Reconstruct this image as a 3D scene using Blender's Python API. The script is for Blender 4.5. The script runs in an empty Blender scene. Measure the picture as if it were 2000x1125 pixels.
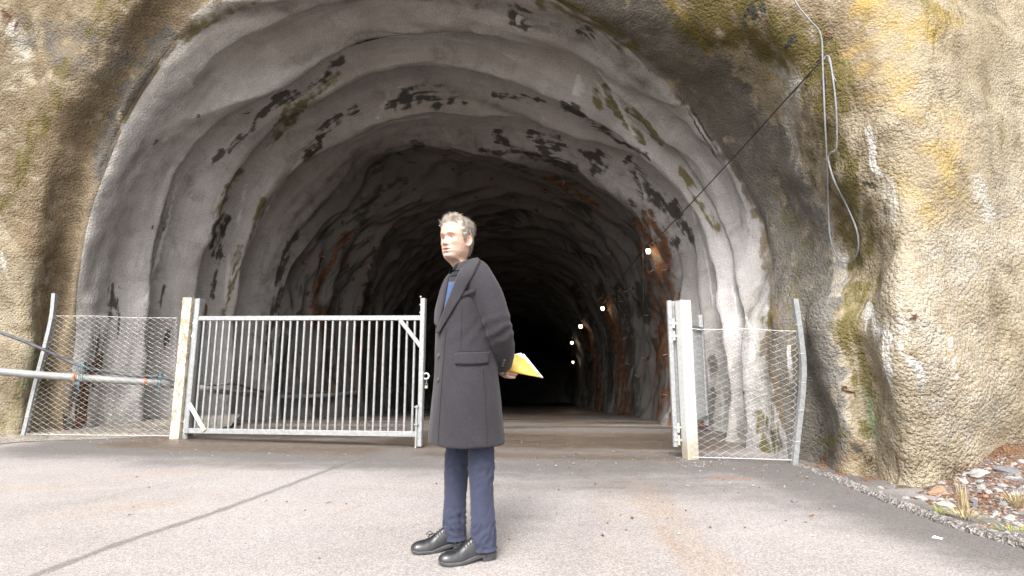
import bpy, math, random
import numpy as np
from mathutils import Vector, Matrix
random.seed(7); rng = np.random.default_rng(7)
SC = bpy.context.scene
COL = SC.collection

# ------------------------------------------------------------------ camera, sky, sun, exposure
PITCH = math.radians(8.53); CAMZ = 1.0; FPX = 1000.0
cam_data = bpy.data.cameras.new('camera'); cam_data.sensor_fit = 'HORIZONTAL'
cam_data.sensor_width = 36.0; cam_data.lens = 18.0; cam_data.clip_start = 0.05; cam_data.clip_end = 500
cam = bpy.data.objects.new('camera', cam_data); COL.objects.link(cam)
cam.location = (0, 0, CAMZ); cam.rotation_euler = (math.pi/2 + PITCH, 0, 0)
SC.camera = cam

SUN_EL, SUN_AZ = math.radians(48), math.radians(-14)      # azimuth of the sun measured from -Y (behind the camera) towards -X
sd = Vector((math.sin(SUN_AZ)*math.cos(SUN_EL), -math.cos(SUN_AZ)*math.cos(SUN_EL), math.sin(SUN_EL)))
world = bpy.data.worlds.new('World'); SC.world = world; world.use_nodes = True
wn, wl = world.node_tree.nodes, world.node_tree.links
wn.clear()
sky = wn.new('ShaderNodeTexSky'); sky.sky_type = 'NISHITA'; sky.sun_disc = False
sky.sun_elevation = SUN_EL; sky.sun_rotation = math.atan2(sd.x, sd.y)
sky.air_density = 1.0; sky.dust_density = 4.0; sky.ozone_density = 1.0
hs = wn.new('ShaderNodeHueSaturation'); hs.inputs['Saturation'].default_value = 0.18
bg = wn.new('ShaderNodeBackground'); bg.inputs['Strength'].default_value = 0.15
wo = wn.new('ShaderNodeOutputWorld')
wl.new(sky.outputs[0], hs.inputs['Color']); wl.new(hs.outputs[0], bg.inputs['Color']); wl.new(bg.outputs[0], wo.inputs['Surface'])
sun_data = bpy.data.lights.new('sun', 'SUN'); sun_data.energy = 1.0; sun_data.angle = math.radians(24)
sun_data.color = (1.0, 0.975, 0.945)
sun = bpy.data.objects.new('sun', sun_data); COL.objects.link(sun)
sun.rotation_euler = (-sd).to_track_quat('-Z', 'Y').to_euler(); sun.location = (-6, -8, 12)
SC.view_settings.view_transform = 'Standard'; SC.view_settings.look = 'None'
SC.view_settings.exposure = 1.80; SC.view_settings.gamma = 1.0; SC.view_settings.use_curve_mapping = False
SC.render.engine = 'CYCLES'
SC.cycles.max_bounces = 8; SC.cycles.diffuse_bounces = 6; SC.cycles.glossy_bounces = 3
SC.cycles.use_denoising = True; SC.cycles.caustics_reflective = False; SC.cycles.caustics_refractive = False

# ------------------------------------------------------------------ projection helpers (photo pixel <-> place)
cp, sp = math.cos(PITCH), math.sin(PITCH)
def px3(px, py, D):
    px = np.asarray(px, float); py = np.asarray(py, float); D = np.asarray(D, float)
    a = (px-1000)/FPX; b = (562.5-py)/FPX
    yy = cp - b*sp; zz = sp + b*cp; t = D/yy
    return np.stack(np.broadcast_arrays(a*t, D, CAMZ+zz*t), -1)
def gnd(px, py, z=0.0):
    b = (562.5-py)/FPX; yy = cp-b*sp; zz = sp+b*cp
    t = (z-CAMZ)/zz
    return Vector(((px-1000)/FPX*t, yy*t, z))
def to_px(P):
    P = np.asarray(P, float); x = P[..., 0]; y = P[..., 1]; z = P[..., 2]-CAMZ
    d = y*cp + z*sp; u = -y*sp + z*cp
    d = np.where(d < 0.05, 0.05, d)
    return 1000+FPX*x/d, 562.5-FPX*u/d
def V3(a): return Vector((float(a[0]), float(a[1]), float(a[2])))
def P(px, py, D): return V3(px3(px, py, D))

# ------------------------------------------------------------------ noise
_perm = rng.permutation(256); _perm = np.concatenate([_perm, _perm, _perm])
_grad = rng.normal(size=(256, 3)); _grad /= np.linalg.norm(_grad, axis=1)[:, None]
def perlin(p):
    p = np.asarray(p, float); i = np.floor(p).astype(int); f = p-i
    u = f*f*f*(f*(f*6-15)+10); r = 0
    for dx in (0, 1):
        for dy in (0, 1):
            for dz in (0, 1):
                h = _perm[(_perm[(_perm[(i[:, 0]+dx) & 255] + i[:, 1]+dy) & 255] + i[:, 2]+dz) & 255]
                g = _grad[h]; d = ((f-np.array([dx, dy, dz]))*g).sum(1)
                w = (u[:, 0] if dx else 1-u[:, 0])*(u[:, 1] if dy else 1-u[:, 1])*(u[:, 2] if dz else 1-u[:, 2])
                r = r + w*d
    return r*1.5
def fbm(p, octs=3):
    r = 0; a = 1.0
    for k in range(octs):
        r = r + a*perlin(p*2**k + 17.3*k); a *= 0.5
    return r
def sstep(a, b, x): 
    t = np.clip((x-a)/(b-a), 0, 1); return t*t*(3-2*t)

# ------------------------------------------------------------------ mesh building
class MB:
    def __init__(s): s.v = []; s.f = []
    def add(s, vs, fs):
        n = len(s.v); s.v += [tuple(float(c) for c in v) for v in vs]; s.f += [tuple(i+n for i in f) for f in fs]
    def beam(s, p0, p1, w, h, side=None):           # square section bar from p0 to p1; w along side, h along the other
        p0, p1 = Vector(p0), Vector(p1); d = (p1-p0).normalized()
        side = Vector(side) if side is not None else Vector((0, 0, 1)).cross(d)
        if side.length < 1e-4: side = Vector((1, 0, 0))
        side = (side - d*side.dot(d)).normalized(); up = d.cross(side).normalized()
        c = min(w, h)*0.10
        prof = [(-w/2+c, -h/2), (w/2-c, -h/2), (w/2, -h/2+c), (w/2, h/2-c), (w/2-c, h/2), (-w/2+c, h/2), (-w/2, h/2-c), (-w/2, -h/2+c)]
        vs = [p + side*a + up*b for p in (p0, p1) for a, b in prof]
        fs = [(i, (i+1) % 8, 8+(i+1) % 8, 8+i) for i in range(8)] + [tuple(range(7, -1, -1)), tuple(range(8, 16))]
        s.add(vs, fs)
    def tube(s, pts, r, n=8, cap=True):
        pts = [Vector(p) for p in pts]; m = len(pts)
        rs = r if hasattr(r, '__len__') else [r]*m
        t0 = (pts[1]-pts[0]).normalized(); nrm = t0.orthogonal().normalized(); rings = []
        for i in range(m):
            t = (pts[min(i+1, m-1)]-pts[max(i-1, 0)]).normalized()
            nrm = (nrm - t*nrm.dot(t)).normalized(); b = t.cross(nrm)
            rings.append([pts[i] + (nrm*math.cos(2*math.pi*k/n)+b*math.sin(2*math.pi*k/n))*rs[i] for k in range(n)])
        fs = [(i*n+k, i*n+(k+1) % n, (i+1)*n+(k+1) % n, (i+1)*n+k) for i in range(m-1) for k in range(n)]
        if cap: fs += [tuple(range(n-1, -1, -1)), tuple((m-1)*n+k for k in range(n))]
        s.add([v for rg in rings for v in rg], fs)
    def grid(s, G, closed=False, caps=False):       # G[m][n] points
        m, n = len(G), len(G[0]); vs = [p for row in G for p in row]; fs = []
        for i in range(m-1):
            for k in range(n if closed else n-1):
                fs.append((i*n+k, i*n+(k+1) % n, (i+1)*n+(k+1) % n, (i+1)*n+k))
        if caps: fs += [tuple(range(n-1, -1, -1)), tuple((m-1)*n+k for k in range(n))]
        s.add(vs, fs)
    def prism(s, poly, z0, z1):
        n = len(poly); s.add([(x, y, z0) for x, y in poly]+[(x, y, z1) for x, y in poly],
            [(i, (i+1) % n, n+(i+1) % n, n+i) for i in range(n)]+[tuple(range(n-1, -1, -1)), tuple(range(n, 2*n))])
    def sphere(s, c, r, n=12, m=8, sc=(1, 1, 1), rot=None):
        c = Vector(c); G = []
        for i in range(m+1):
            t = math.pi*(0.02+0.96*i/m); row = []
            for k in range(n):
                a = 2*math.pi*k/n
                v = Vector((r*sc[0]*math.sin(t)*math.cos(a), r*sc[1]*math.sin(t)*math.sin(a), -r*sc[2]*math.cos(t)))
                row.append(c + (rot @ v if rot else v))
            G.append(row)
        s.grid(G, True, True)
    def build(s, name, mat, parent=None, smooth=False, auto=None):
        me = bpy.data.meshes.new(name); me.from_pydata(s.v, [], s.f); me.update()
        return link(name, me, mat, parent, smooth, auto)
def link(name, me, mat, parent=None, smooth=False, auto=None):
    import bmesh
    bm = bmesh.new(); bm.from_mesh(me); bmesh.ops.recalc_face_normals(bm, faces=bm.faces); bm.to_mesh(me); bm.free()
    if smooth:
        me.polygons.foreach_set('use_smooth', [True]*len(me.polygons))
        if auto: me.set_sharp_from_angle(angle=math.radians(auto))
    if mat: me.materials.append(mat)
    o = bpy.data.objects.new(name, me); COL.objects.link(o)
    if parent: o.parent = parent
    return o
def thing(name, label, cat, loc=(0, 0, 0), rz=0.0, group=None):
    o = bpy.data.objects.new(name, None); COL.objects.link(o); o.location = loc; o.rotation_euler = (0, 0, rz)
    o.empty_display_size = 0.1
    return tag(o, label, cat, group)
def tag(o, label=None, cat=None, group=None, kind=None):
    if label: o['label'] = label
    if cat: o['category'] = cat
    if group: o['group'] = group
    if kind: o['kind'] = kind
    return o
def smooth_path(pts, n=8):
    pts = [np.array(p, float) for p in pts]; Q = [2*pts[0]-pts[1]] + pts + [2*pts[-1]-pts[-2]]; out = []
    for i in range(1, len(Q)-2):
        for k in range(n):
            t = k/n; a, b, c, d = Q[i-1], Q[i], Q[i+1], Q[i+2]
            out.append(0.5*((2*b)+(c-a)*t+(2*a-5*b+4*c-d)*t*t+(3*b-a-3*c+d)*t**3))
    out.append(Q[-2]); return [V3(p) for p in out]

# ------------------------------------------------------------------ materials
class NT:
    def __init__(s, name, rough=0.8, metal=0.0):
        s.m = bpy.data.materials.new(name); s.m.use_nodes = True; s.t = s.m.node_tree
        s.b = s.t.nodes['Principled BSDF']; s.b.inputs['Roughness'].default_value = rough; s.b.inputs['Metallic'].default_value = metal
        s.o = s.t.nodes['Material Output']
        s.geo = s.t.nodes.new('ShaderNodeTexCoord')
    def n(s, t): return s.t.nodes.new(t)
    def l(s, a, b): s.t.links.new(a, b)
    def val(s, x, inp):
        if isinstance(x, (int, float)): inp.default_value = x
        elif isinstance(x, tuple): inp.default_value = (*x, 1.0) if len(x) == 3 else x
        else: s.l(x, inp)
    def noise(s, scale, detail=3, rough=0.55, vec=None, col=False, dist=0.0):
        n = s.n('ShaderNodeTexNoise'); n.inputs['Scale'].default_value = scale; n.inputs['Detail'].default_value = detail
        n.inputs['Roughness'].default_value = rough; n.inputs['Distortion'].default_value = dist
        s.l(vec or s.geo.outputs['Object'], n.inputs['Vector']); return n.outputs['Color' if col else 'Fac']
    def voro(s, scale, feature='F1', out='Distance', vec=None, rnd=1.0):
        n = s.n('ShaderNodeTexVoronoi'); n.feature = feature; n.inputs['Scale'].default_value = scale; n.inputs['Randomness'].default_value = rnd
        s.l(vec or s.geo.outputs['Object'], n.inputs['Vector']); return n.outputs[out]
    def math(s, op, a, b=0.0, c=0.0, clamp=False):
        n = s.n('ShaderNodeMath'); n.operation = op; n.use_clamp = clamp
        s.val(a, n.inputs[0]); s.val(b, n.inputs[1]); s.val(c, n.inputs[2]); return n.outputs[0]
    def ramp(s, x, a, b, lo=0.0, hi=1.0, smooth=True):
        n = s.n('ShaderNodeMapRange'); n.interpolation_type = 'SMOOTHSTEP' if smooth else 'LINEAR'
        s.val(x, n.inputs[0])
        for i, v in ((1, a), (2, b), (3, lo), (4, hi)): n.inputs[i].default_value = v
        return n.outputs[0]
    def mix(s, f, a, b, mode='MIX'):
        n = s.n('ShaderNodeMix'); n.data_type = 'RGBA'; n.blend_type = mode
        s.val(f, n.inputs[0]); s.val(a, n.inputs[6]); s.val(b, n.inputs[7]); return n.outputs[2]
    def attr(s, name):
        n = s.n('ShaderNodeAttribute'); n.attribute_name = name; return n
    def mapped(s, sx, sy, sz):
        n = s.n('ShaderNodeMapping'); n.inputs['Scale'].default_value = (sx, sy, sz); s.l(s.geo.outputs['Object'], n.inputs['Vector']); return n.outputs[0]
    def bump(s, h, strength=0.5, dist=0.01, prev=None):
        n = s.n('ShaderNodeBump'); s.val(strength, n.inputs['Strength']); n.inputs['Distance'].default_value = dist
        s.l(h, n.inputs['Height'])
        if prev: s.l(prev, n.inputs['Normal'])
        s.l(n.outputs[0], s.b.inputs['Normal']); return n.outputs[0]
    def col(s, c): s.val(c, s.b.inputs['Base Color'])
    def rgh(s, r): s.val(r, s.b.inputs['Roughness'])
def simple(name, c, rough=0.6, metal=0.0, var=0.15, scale=30, bump=0.0, bdist=0.003):
    m = NT(name, rough, metal); nz = m.noise(scale, 4)
    dk = tuple(x*(1-var*1.6) for x in c); lt = tuple(min(1, x*(1+var)) for x in c)
    m.col(m.mix(m.ramp(nz, 0.3, 0.7), dk, lt))
    m.rgh(m.ramp(m.noise(scale*0.6, 3), 0.2, 0.8, max(0.05, rough-0.1), min(1, rough+0.12)))
    if bump: m.bump(m.noise(scale*2.5, 3), bump, bdist)
    return m.m

MASKS = ['tan', 'dark', 'moss', 'rust', 'white', 'ochre', 'brown', 'grey', 'pale', 'green', 'grain', 'deepshade']
def rock_material():
    m = NT('shotcrete', 0.88); m.b.inputs['Specular IOR Level'].default_value = .18
    A = {k: m.attr('m_'+k).outputs['Fac'] for k in MASKS}
    n1 = m.noise(1.1, 5, 0.6); n2 = m.noise(6.0, 5, 0.65); n3 = m.noise(38, 3, 0.6); n4 = m.noise(2.7, 6, 0.7, dist=0.6)
    st = m.noise(1.0, 4, 0.6, m.attr('arch').outputs['Vector'])
    edge0 = m.math('ADD', m.math('MULTIPLY', m.math('SUBTRACT', n2, 0.5), 0.4), m.math('MULTIPLY', m.math('SUBTRACT', n3, 0.5), 0.25))
    edge = m.math('ADD', edge0, m.math('MULTIPLY', m.math('SUBTRACT', st, 0.5), 1.5))
    soft = m.math('ADD', m.math('MULTIPLY', m.math('SUBTRACT', n4, 0.5), 0.9), m.math('MULTIPLY', m.math('SUBTRACT', n3, 0.5), 0.35))
    def msk(k, lo, hi, e): 
        x = m.math('ADD', A[k], e)
        x = m.math('MULTIPLY', x, m.ramp(A[k], 0.02, 0.12))
        return m.ramp(x, lo, hi)
    grey = m.mix(m.ramp(n1, 0.3, 0.7), (0.30, 0.283, 0.275), (0.40, 0.382, 0.372))
    grey = m.mix(m.ramp(n4, 0.52, 0.68, 0, 0.55), grey, (0.235, 0.215, 0.205))
    grey = m.mix(m.ramp(st, 0.5, 0.75, 0, 0.35), grey, (0.20, 0.186, 0.18)); grey = m.mix(m.ramp(st, 0.5, 0.25, 0, 0.3), grey, (0.43, 0.415, 0.405))
    tan = m.mix(m.ramp(n1, 0.32, 0.68), (0.245, 0.200, 0.134), (0.315, 0.270, 0.198))
    tan = m.mix(m.ramp(n4, 0.5, 0.66, 0, 0.7), tan, (0.178, 0.140, 0.086))
    c = m.mix(msk('tan', 0.3, 0.7, soft), grey, tan)
    c = m.mix(m.math('MULTIPLY', msk('pale', 0.2, 1.0, soft), 0.8), c, (0.43, 0.41, 0.37))
    c = m.mix(m.math('MULTIPLY', msk('brown', 0.2, 0.75, soft), 0.88), c, m.mix(n2, (0.105, 0.076, 0.047), (0.22, 0.165, 0.10)))
    c = m.mix(m.math('MULTIPLY', msk('grey', 0.2, 0.8, soft), 0.85), c, m.mix(n2, (0.088, 0.081, 0.074), (0.160, 0.149, 0.135)))
    c = m.mix(m.math('MULTIPLY', msk('deepshade', 0.1, 0.8, soft), 0.9), c, m.mix(n2, (0.062, 0.058, 0.055), (0.125, 0.116, 0.110)))  # darker lining colour deep inside, painted to deepen the tunnel's shade
    c = m.mix(m.math('MULTIPLY', msk('ochre', 0.35, 1.0, edge0), 0.75), c, m.mix(n3, (0.31, 0.20, 0.030), (0.36, 0.265, 0.10)))
    c = m.mix(m.math('MULTIPLY', msk('moss', 0.28, 0.85, edge), 0.88), c, m.mix(n3, (0.060, 0.050, 0.012), (0.150, 0.122, 0.038)))
    wet = msk('dark', 0.34, 0.80, m.math('MULTIPLY', edge, 1.7))  # wet patches, with the painted hollow and crease shade mixed in
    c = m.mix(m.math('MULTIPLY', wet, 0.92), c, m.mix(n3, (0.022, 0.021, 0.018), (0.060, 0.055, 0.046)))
    c = m.mix(m.math('MULTIPLY', msk('rust', 0.3, 0.85, m.math('MULTIPLY', edge, 1.5)), 0.9), c, m.mix(m.ramp(n2, .3, .7), (0.034, 0.021, 0.014), (0.17, 0.068, 0.030)))
    c = m.mix(m.math('MULTIPLY', msk('white', 0.32, 0.9, edge), 0.65), c, (0.58, 0.57, 0.55))
    c = m.mix(m.math('MULTIPLY', msk('green', 0.45, 0.9, edge), 0.28), c, (0.25, 0.42, 0.27))
    sp_ = m.noise(85, 2, 0.5)
    c = m.mix(1.0, c, m.mix(m.ramp(sp_, 0.3, 0.72), (0.74, 0.74, 0.74), (1.16, 1.15, 1.14)), 'MULTIPLY')
    m.col(c)
    m.rgh(m.math('SUBTRACT', 0.92, m.math('MULTIPLY', wet, 0.30)))
    v = m.voro(30); g = m.noise(24, 5, 0.62)
    v2 = m.voro(62); g2 = m.noise(9, 3, .6)
    h = m.math('SUBTRACT', m.math('ADD', m.math('MULTIPLY', g, .55), m.math('MULTIPLY', g2, .6)), m.math('ADD', m.math('MULTIPLY', v, 0.95), m.math('MULTIPLY', v2, 0.5)))
    gs = m.math('MULTIPLY', A['grain'], m.math('MULTIPLY', m.ramp(n4, 0.32, 0.66, 0.65, 1.1), m.ramp(n1, 0.3, 0.7, 0.65, 1.1)))
    b1 = m.bump(h, m.math('MULTIPLY', gs, 1.0, clamp=True), 0.029)
    b2 = m.bump(m.noise(95, 3, 0.6), m.math('MULTIPLY', gs, 0.7), 0.012, b1)
    return m.m
M = {}
M['rock'] = rock_material()

def asphalt_material():
    m = NT('asphalt', 0.85)
    A = {k: m.attr('m_'+k).outputs['Fac'] for k in ('wet', 'dust', 'seam', 'rust', 'shine')}
    n1 = m.noise(0.7, 5, 0.6); n2 = m.noise(5, 5, 0.65); st = m.noise(1.6, 5, 0.6, m.mapped(0.35, 2.2, 1)); fine = m.noise(160, 2, 0.6)
    agg = m.voro(140, 'F1', 'Color'); sep = m.n('ShaderNodeSeparateColor'); m.l(agg, sep.inputs[0])
    e = m.math('ADD', m.math('MULTIPLY', m.math('SUBTRACT', n2, 0.5), 0.7), m.math('MULTIPLY', m.math('SUBTRACT', st, 0.5), 0.9))
    c = m.mix(m.ramp(n1, 0.3, 0.7), (0.250, 0.229, 0.220), (0.300, 0.279, 0.269))
    c = m.mix(m.ramp(st, 0.45, 0.7, 0, 0.5), c, (0.32, 0.29, 0.265))
    c = m.mix(m.ramp(m.math('ADD', A['dust'], e), 0.3, 0.9, 0, 0.55), c, (0.27, 0.212, 0.16))
    w = m.ramp(m.math('ADD', A['wet'], m.math('MULTIPLY', e, m.ramp(A['wet'], 0.02, 0.5))), 0.0, 1.0)
    c = m.mix(m.math('MULTIPLY', w, 0.86), c, m.mix(m.ramp(A['shine'], .1, .5), m.mix(n2, (0.060, 0.054, 0.051), (0.105, 0.094, 0.088)), m.mix(n2, (0.040, 0.026, 0.016), (0.105, 0.073, 0.046))))
    c = m.mix(m.ramp(m.math('ADD', A['rust'], m.math('MULTIPLY', e, m.ramp(A['rust'], 0.02, 0.3))), 0.3, 0.9, 0, 0.5), c, (0.24, 0.13, 0.07))
    c = m.mix(m.ramp(m.math('ADD', A['seam'], m.math('MULTIPLY', e, m.ramp(A['seam'], 0.02, 0.3, 0, 0.6))), 0.30, 1.0, 0, 0.68), c, (0.085, 0.077, 0.072))
    c = m.mix(1.0, c, m.mix(m.ramp(sep.outputs[0], 0.1, 0.95), (0.76, 0.75, 0.75), (1.25, 1.22, 1.20)), 'MULTIPLY')
    c = m.mix(m.ramp(fine, 0.32, 0.5, 0.45, 0), c, (0.06, 0.052, 0.05))
    m.col(c)
    m.rgh(m.math('SUBTRACT', 0.9, m.math('MULTIPLY', m.ramp(m.math('ADD', A['shine'], m.math('MULTIPLY', e, 0.8)), 0.35, 0.8), 0.62)))
    h = m.math('ADD', fine, m.math('MULTIPLY', m.voro(140), 0.8))
    m.bump(h, 0.5, 0.006)
    return m.m
M['asphalt'] = asphalt_material()
def gravel_material(name, a, b, scale):
    m = NT(name, 0.95); v = m.voro(scale, 'F1', 'Color'); sep = m.n('ShaderNodeSeparateColor'); m.l(v, sep.inputs[0])
    n1 = m.noise(2.2, 5, 0.65)
    c = m.mix(m.ramp(n1, 0.35, 0.65), a, b)
    c = m.mix(1.0, c, m.mix(sep.outputs[0], (0.45, 0.44, 0.43), (1.5, 1.46, 1.42)), 'MULTIPLY')
    m.col(c); m.bump(m.voro(scale), 0.9, 0.02); return m.m
M['gravel'] = gravel_material('gravel', (0.20, 0.18, 0.155), (0.27, 0.245, 0.21), 55)
M['soil'] = gravel_material('soil', (0.145, 0.070, 0.032), (0.12, 0.088, 0.064), 60)
M['berm'] = gravel_material('asphalt_crumb', (0.165, 0.15, 0.143), (0.245, 0.228, 0.216), 70)
def stone_mat(name, a, b):
    m = NT(name, 0.9); n = m.noise(14, 5, 0.65); m.col(m.mix(m.ramp(n, 0.3, 0.7), a, b)); m.bump(m.noise(45, 4), 0.5, 0.01); return m.m
M['stone1'] = stone_mat('grey_stone', (0.16, 0.155, 0.155), (0.36, 0.35, 0.345))
M['stone2'] = stone_mat('dark_stone', (0.08, 0.075, 0.08), (0.19, 0.18, 0.185))
M['stone3'] = stone_mat('red_stone', (0.20, 0.10, 0.06), (0.34, 0.21, 0.14))
M['stone4'] = stone_mat('pale_stone', (0.22, 0.21, 0.195), (0.36, 0.345, 0.325))
def galv():
    m = NT('galvanised_steel', 0.5, 0.35); v = m.voro(38, 'F1', 'Color'); sep = m.n('ShaderNodeSeparateColor'); m.l(v, sep.inputs[0])
    n = m.noise(7, 4)
    c = m.mix(sep.outputs[0], (0.24, 0.247, 0.25), (0.33, 0.335, 0.335))
    c = m.mix(m.ramp(n, 0.45, 0.75, 0, 0.35), c, (0.33, 0.31, 0.275))
    m.col(c); m.rgh(m.ramp(sep.outputs[1], 0, 1, 0.42, 0.6)); return m.m
M['galv'] = galv()
def galv_dirty():
    m = NT('weathered_zinc', 0.6, 0.2); n = m.noise(9, 5, 0.65); n2 = m.noise(40, 3)
    sx = m.n('ShaderNodeSeparateXYZ'); m.l(m.geo.outputs['Object'], sx.inputs[0])
    low = m.ramp(m.math('ADD', sx.outputs[2], m.math('MULTIPLY', m.math('SUBTRACT', n, 0.5), 0.35)), 0.02, 0.42, 1, 0)
    c = m.mix(m.ramp(n2, 0.3, 0.7), (0.46, 0.46, 0.445), (0.56, 0.555, 0.535))
    c = m.mix(m.math('MULTIPLY', low, 0.7), c, (0.30, 0.235, 0.14)); c = m.mix(m.ramp(n, 0.55, 0.75, 0, 0.4), c, (0.46, 0.42, 0.35))
    m.col(c); return m.m
M['zinc'] = galv_dirty()
def plank():
    m = NT('chipped_cream_paint', 0.75); n = m.noise(14, 6, 0.75, m.mapped(1, 1, 0.8), dist=1.2); n2 = m.noise(3, 3)
    c = m.mix(m.ramp(m.math('ADD', n, m.math('MULTIPLY', m.math('SUBTRACT', n2, 0.5), 0.4)), 0.46, 0.60), (0.54, 0.47, 0.37), (0.25, 0.18, 0.115))
    c = m.mix(m.ramp(m.noise(70, 3), 0.62, 0.7, 0, 0.8), c, (0.16, 0.10, 0.06)); m.col(c); m.bump(n, 0.5, 0.006); return m.m
M['plank'] = plank()
M['wire'] = simple('galvanised_wire', (0.55, 0.545, 0.51), 0.5, 0.25, 0.1, 20)
M['rusty'] = simple('rusty_iron', (0.13, 0.05, 0.025), 0.85, 0.2, 0.35, 60, 0.4)
M['pipe'] = simple('grey_plastic_pipe', (0.24, 0.237, 0.228), 0.42, 0, 0.1, 6)
M['cable'] = simple('black_rubber', (0.022, 0.022, 0.025), 0.55, 0, 0.2, 30)
M['cablegrey'] = simple('grey_cable_sheath', (0.175, 0.175, 0.185), 0.45, 0, 0.12, 25)
M['darkcable'] = simple('dusty_black_hose', (0.075, 0.075, 0.085), 0.6, 0, 0.25, 14)
M['rope'] = simple('blue_rope', (0.085, 0.17, 0.205), 0.8, 0, 0.3, 60)
M['clamp'] = simple('orange_strap', (0.42, 0.15, 0.05), 0.7, 0, 0.3, 40)
def lampmat():
    m = NT('lit_bulb_glass', 0.3); m.col((0.9, 0.8, 0.6)); m.b.inputs['Emission Color'].default_value = (1, 0.80, 0.52, 1); m.b.inputs['Emission Strength'].default_value = 2.5; return m.m
M['bulb'] = lampmat()
# ------------------------------------------------------------------ rock face and tunnel: rings of the real surface, outermost first
CX, CY = 830.0, 740.0
NPHI = 760
TH = np.radians(np.linspace(207, -27, NPHI))
def ring_px(pts, DL, DT, DR, ur=0.0):
    pts = np.array(pts, float); th = np.degrees(np.arctan2(CY-pts[:, 1], pts[:, 0]-CX)); th = np.where(th < -90, th+360, th)
    r = np.hypot(pts[:, 0]-CX, pts[:, 1]-CY); o = np.argsort(th); th = th[o]; r = r[o]
    t = np.degrees(TH); rr = np.interp(t, th, r)
    k = np.ones(9)/9; rp = np.pad(rr, 4, 'edge'); rr = np.convolve(rp, k, 'valid')
    cs = np.cos(TH); D = np.where(cs < 0, DT+(DL-DT)*np.abs(cs)**1.3, DT+(DR-DT)*np.abs(cs)**1.3)
    D = D + ur*np.exp(-((t-34)/24)**2)
    return px3(CX+rr*np.cos(TH), CY-rr*np.sin(TH), D)
R6 = ring_px([(-1700, 900), (-1700, 300), (-1500, -300), (-800, -1100), (300, -1500), (900, -1550), (1600, -1400), (2500, -900), (3000, -200), (3100, 500), (3000, 1010)], 6.6, 11, 6.3)
R5 = ring_px([(-600, 872), (-600, 600), (-500, 200), (-250, -300), (200, -800), (700, -1050), (1200, -1000), (1650, -600), (1900, -200), (2000, 200), (2050, 600), (2010, 960)], 6.5, 8.0, 4.75)
R4 = ring_px([(-200, 862), (-200, 600), (-150, 300), (-50, 0), (100, -200), (350, -450), (650, -620), (950, -600), (1250, -420), (1500, -200), (1620, -30), (1680, 100), (1700, 260), (1740, 450), (1722, 600), (1725, 700), (1745, 800), (1765, 962)], 6.9, 6.2, 4.4)
R3 = ring_px([(-60, 856), (-40, 600), (0, 420), (40, 300), (60, 150), (120, 20), (200, -120), (420, -300), (700, -420), (950, -400), (1250, -250), (1420, -100), (1530, 20), (1600, 130), (1638, 250), (1650, 350), (1690, 450), (1702, 560), (1672, 640), (1690, 760), (1700, 850), (1706, 940)], 7.3, 5.9, 4.86)
R2 = ring_px([(40, 852), (60, 700), (75, 500), (90, 330), (150, 200), (230, 90), (300, -40), (450, -180), (700, -280), (920, -270), (1150, -130), (1300, -10), (1400, 60), (1480, 140), (1545, 250), (1565, 340), (1625, 450), (1650, 530), (1608, 600), (1625, 700), (1648, 800), (1680, 900)], 7.45, 5.9, 4.85, .95)
R1 = ring_px([(95, 860), (112, 600), (140, 440), (180, 300), (235, 190), (295, 80), (360, -15), (480, -100), (700, -180), (900, -170), (1050, -80), (1150, 10), (1265, 85), (1365, 170), (1440, 255), (1500, 360), (1545, 470), (1560, 560), (1560, 700), (1600, 905)], 7.85, 6.1, 5.45, 1.42)
RA = ring_px([(125, 866), (130, 780), (140, 650), (150, 500), (165, 420), (200, 320), (245, 220), (300, 130), (355, 55), (430, -5), (560, -60), (720, -90), (880, -80), (1000, -40), (1090, 12), (1200, 72), (1300, 162), (1370, 242), (1440, 345), (1490, 440), (1508, 540), (1500, 610), (1515, 720), (1550, 900)], 7.8, 6.3, 5.65, 1.65)
RB = ring_px([(282, 855), (285, 700), (292, 600), (310, 470), (347, 340), (401, 272), (477, 211), (552, 163), (597, 136), (673, 100), (718, 84), (800, 82), (850, 80), (910, 80), (986, 88), (1031, 100), (1077, 107), (1122, 122), (1152, 146), (1209, 200), (1243, 225), (1295, 271), (1351, 330), (1399, 405), (1436, 499), (1446, 573), (1446, 700), (1455, 872)], 8.9, 7.9, 6.35, 1.5)
RC = ring_px([(385, 850), (383, 700), (385, 600), (400, 500), (430, 410), (461, 340), (507, 280), (552, 236), (613, 206), (673, 170), (734, 146), (824, 132), (850, 136), (910, 142), (971, 149), (1031, 166), (1062, 184), (1107, 202), (1152, 230), (1201, 256), (1254, 290), (1295, 323), (1343, 383), (1380, 443), (1399, 517), (1405, 610), (1408, 862)], 9.9, 8.9, 7.0, 1.0)
RD = ring_px([(452, 838), (455, 700), (463, 573), (473, 517), (492, 470), (518, 413), (555, 357), (593, 316), (667, 270), (742, 241), (835, 223), (940, 227), (1033, 241), (1108, 262), (1179, 280), (1239, 305), (1295, 349), (1332, 409), (1354, 461), (1369, 555), (1372, 700), (1374, 840)], 11.0, 10.5, 8.3, .4)
RE = ring_px([(518, 822), (518, 700), (528, 600), (535, 560), (552, 499), (574, 450), (593, 420), (630, 372), (675, 325), (708, 303), (761, 284), (869, 274), (940, 287), (1015, 299), (1089, 312), (1138, 331), (1201, 364), (1257, 402), (1283, 443), (1313, 499), (1324, 555), (1326, 700), (1318, 834)], 12.4, 12.2, 9.3)
CL = np.array([(6.3, -1.7), (10.5, -0.95), (14, -0.62), (20, -0.40), (26, -0.25), (34, 0.15), (44, 1.0), (56, 2.8), (66, 6.5), (76, 14)])
SLOPE, YS = 0.065, 8.3
def road_z(y): return -SLOPE*np.maximum(0, np.asarray(y, float)-YS)
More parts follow.
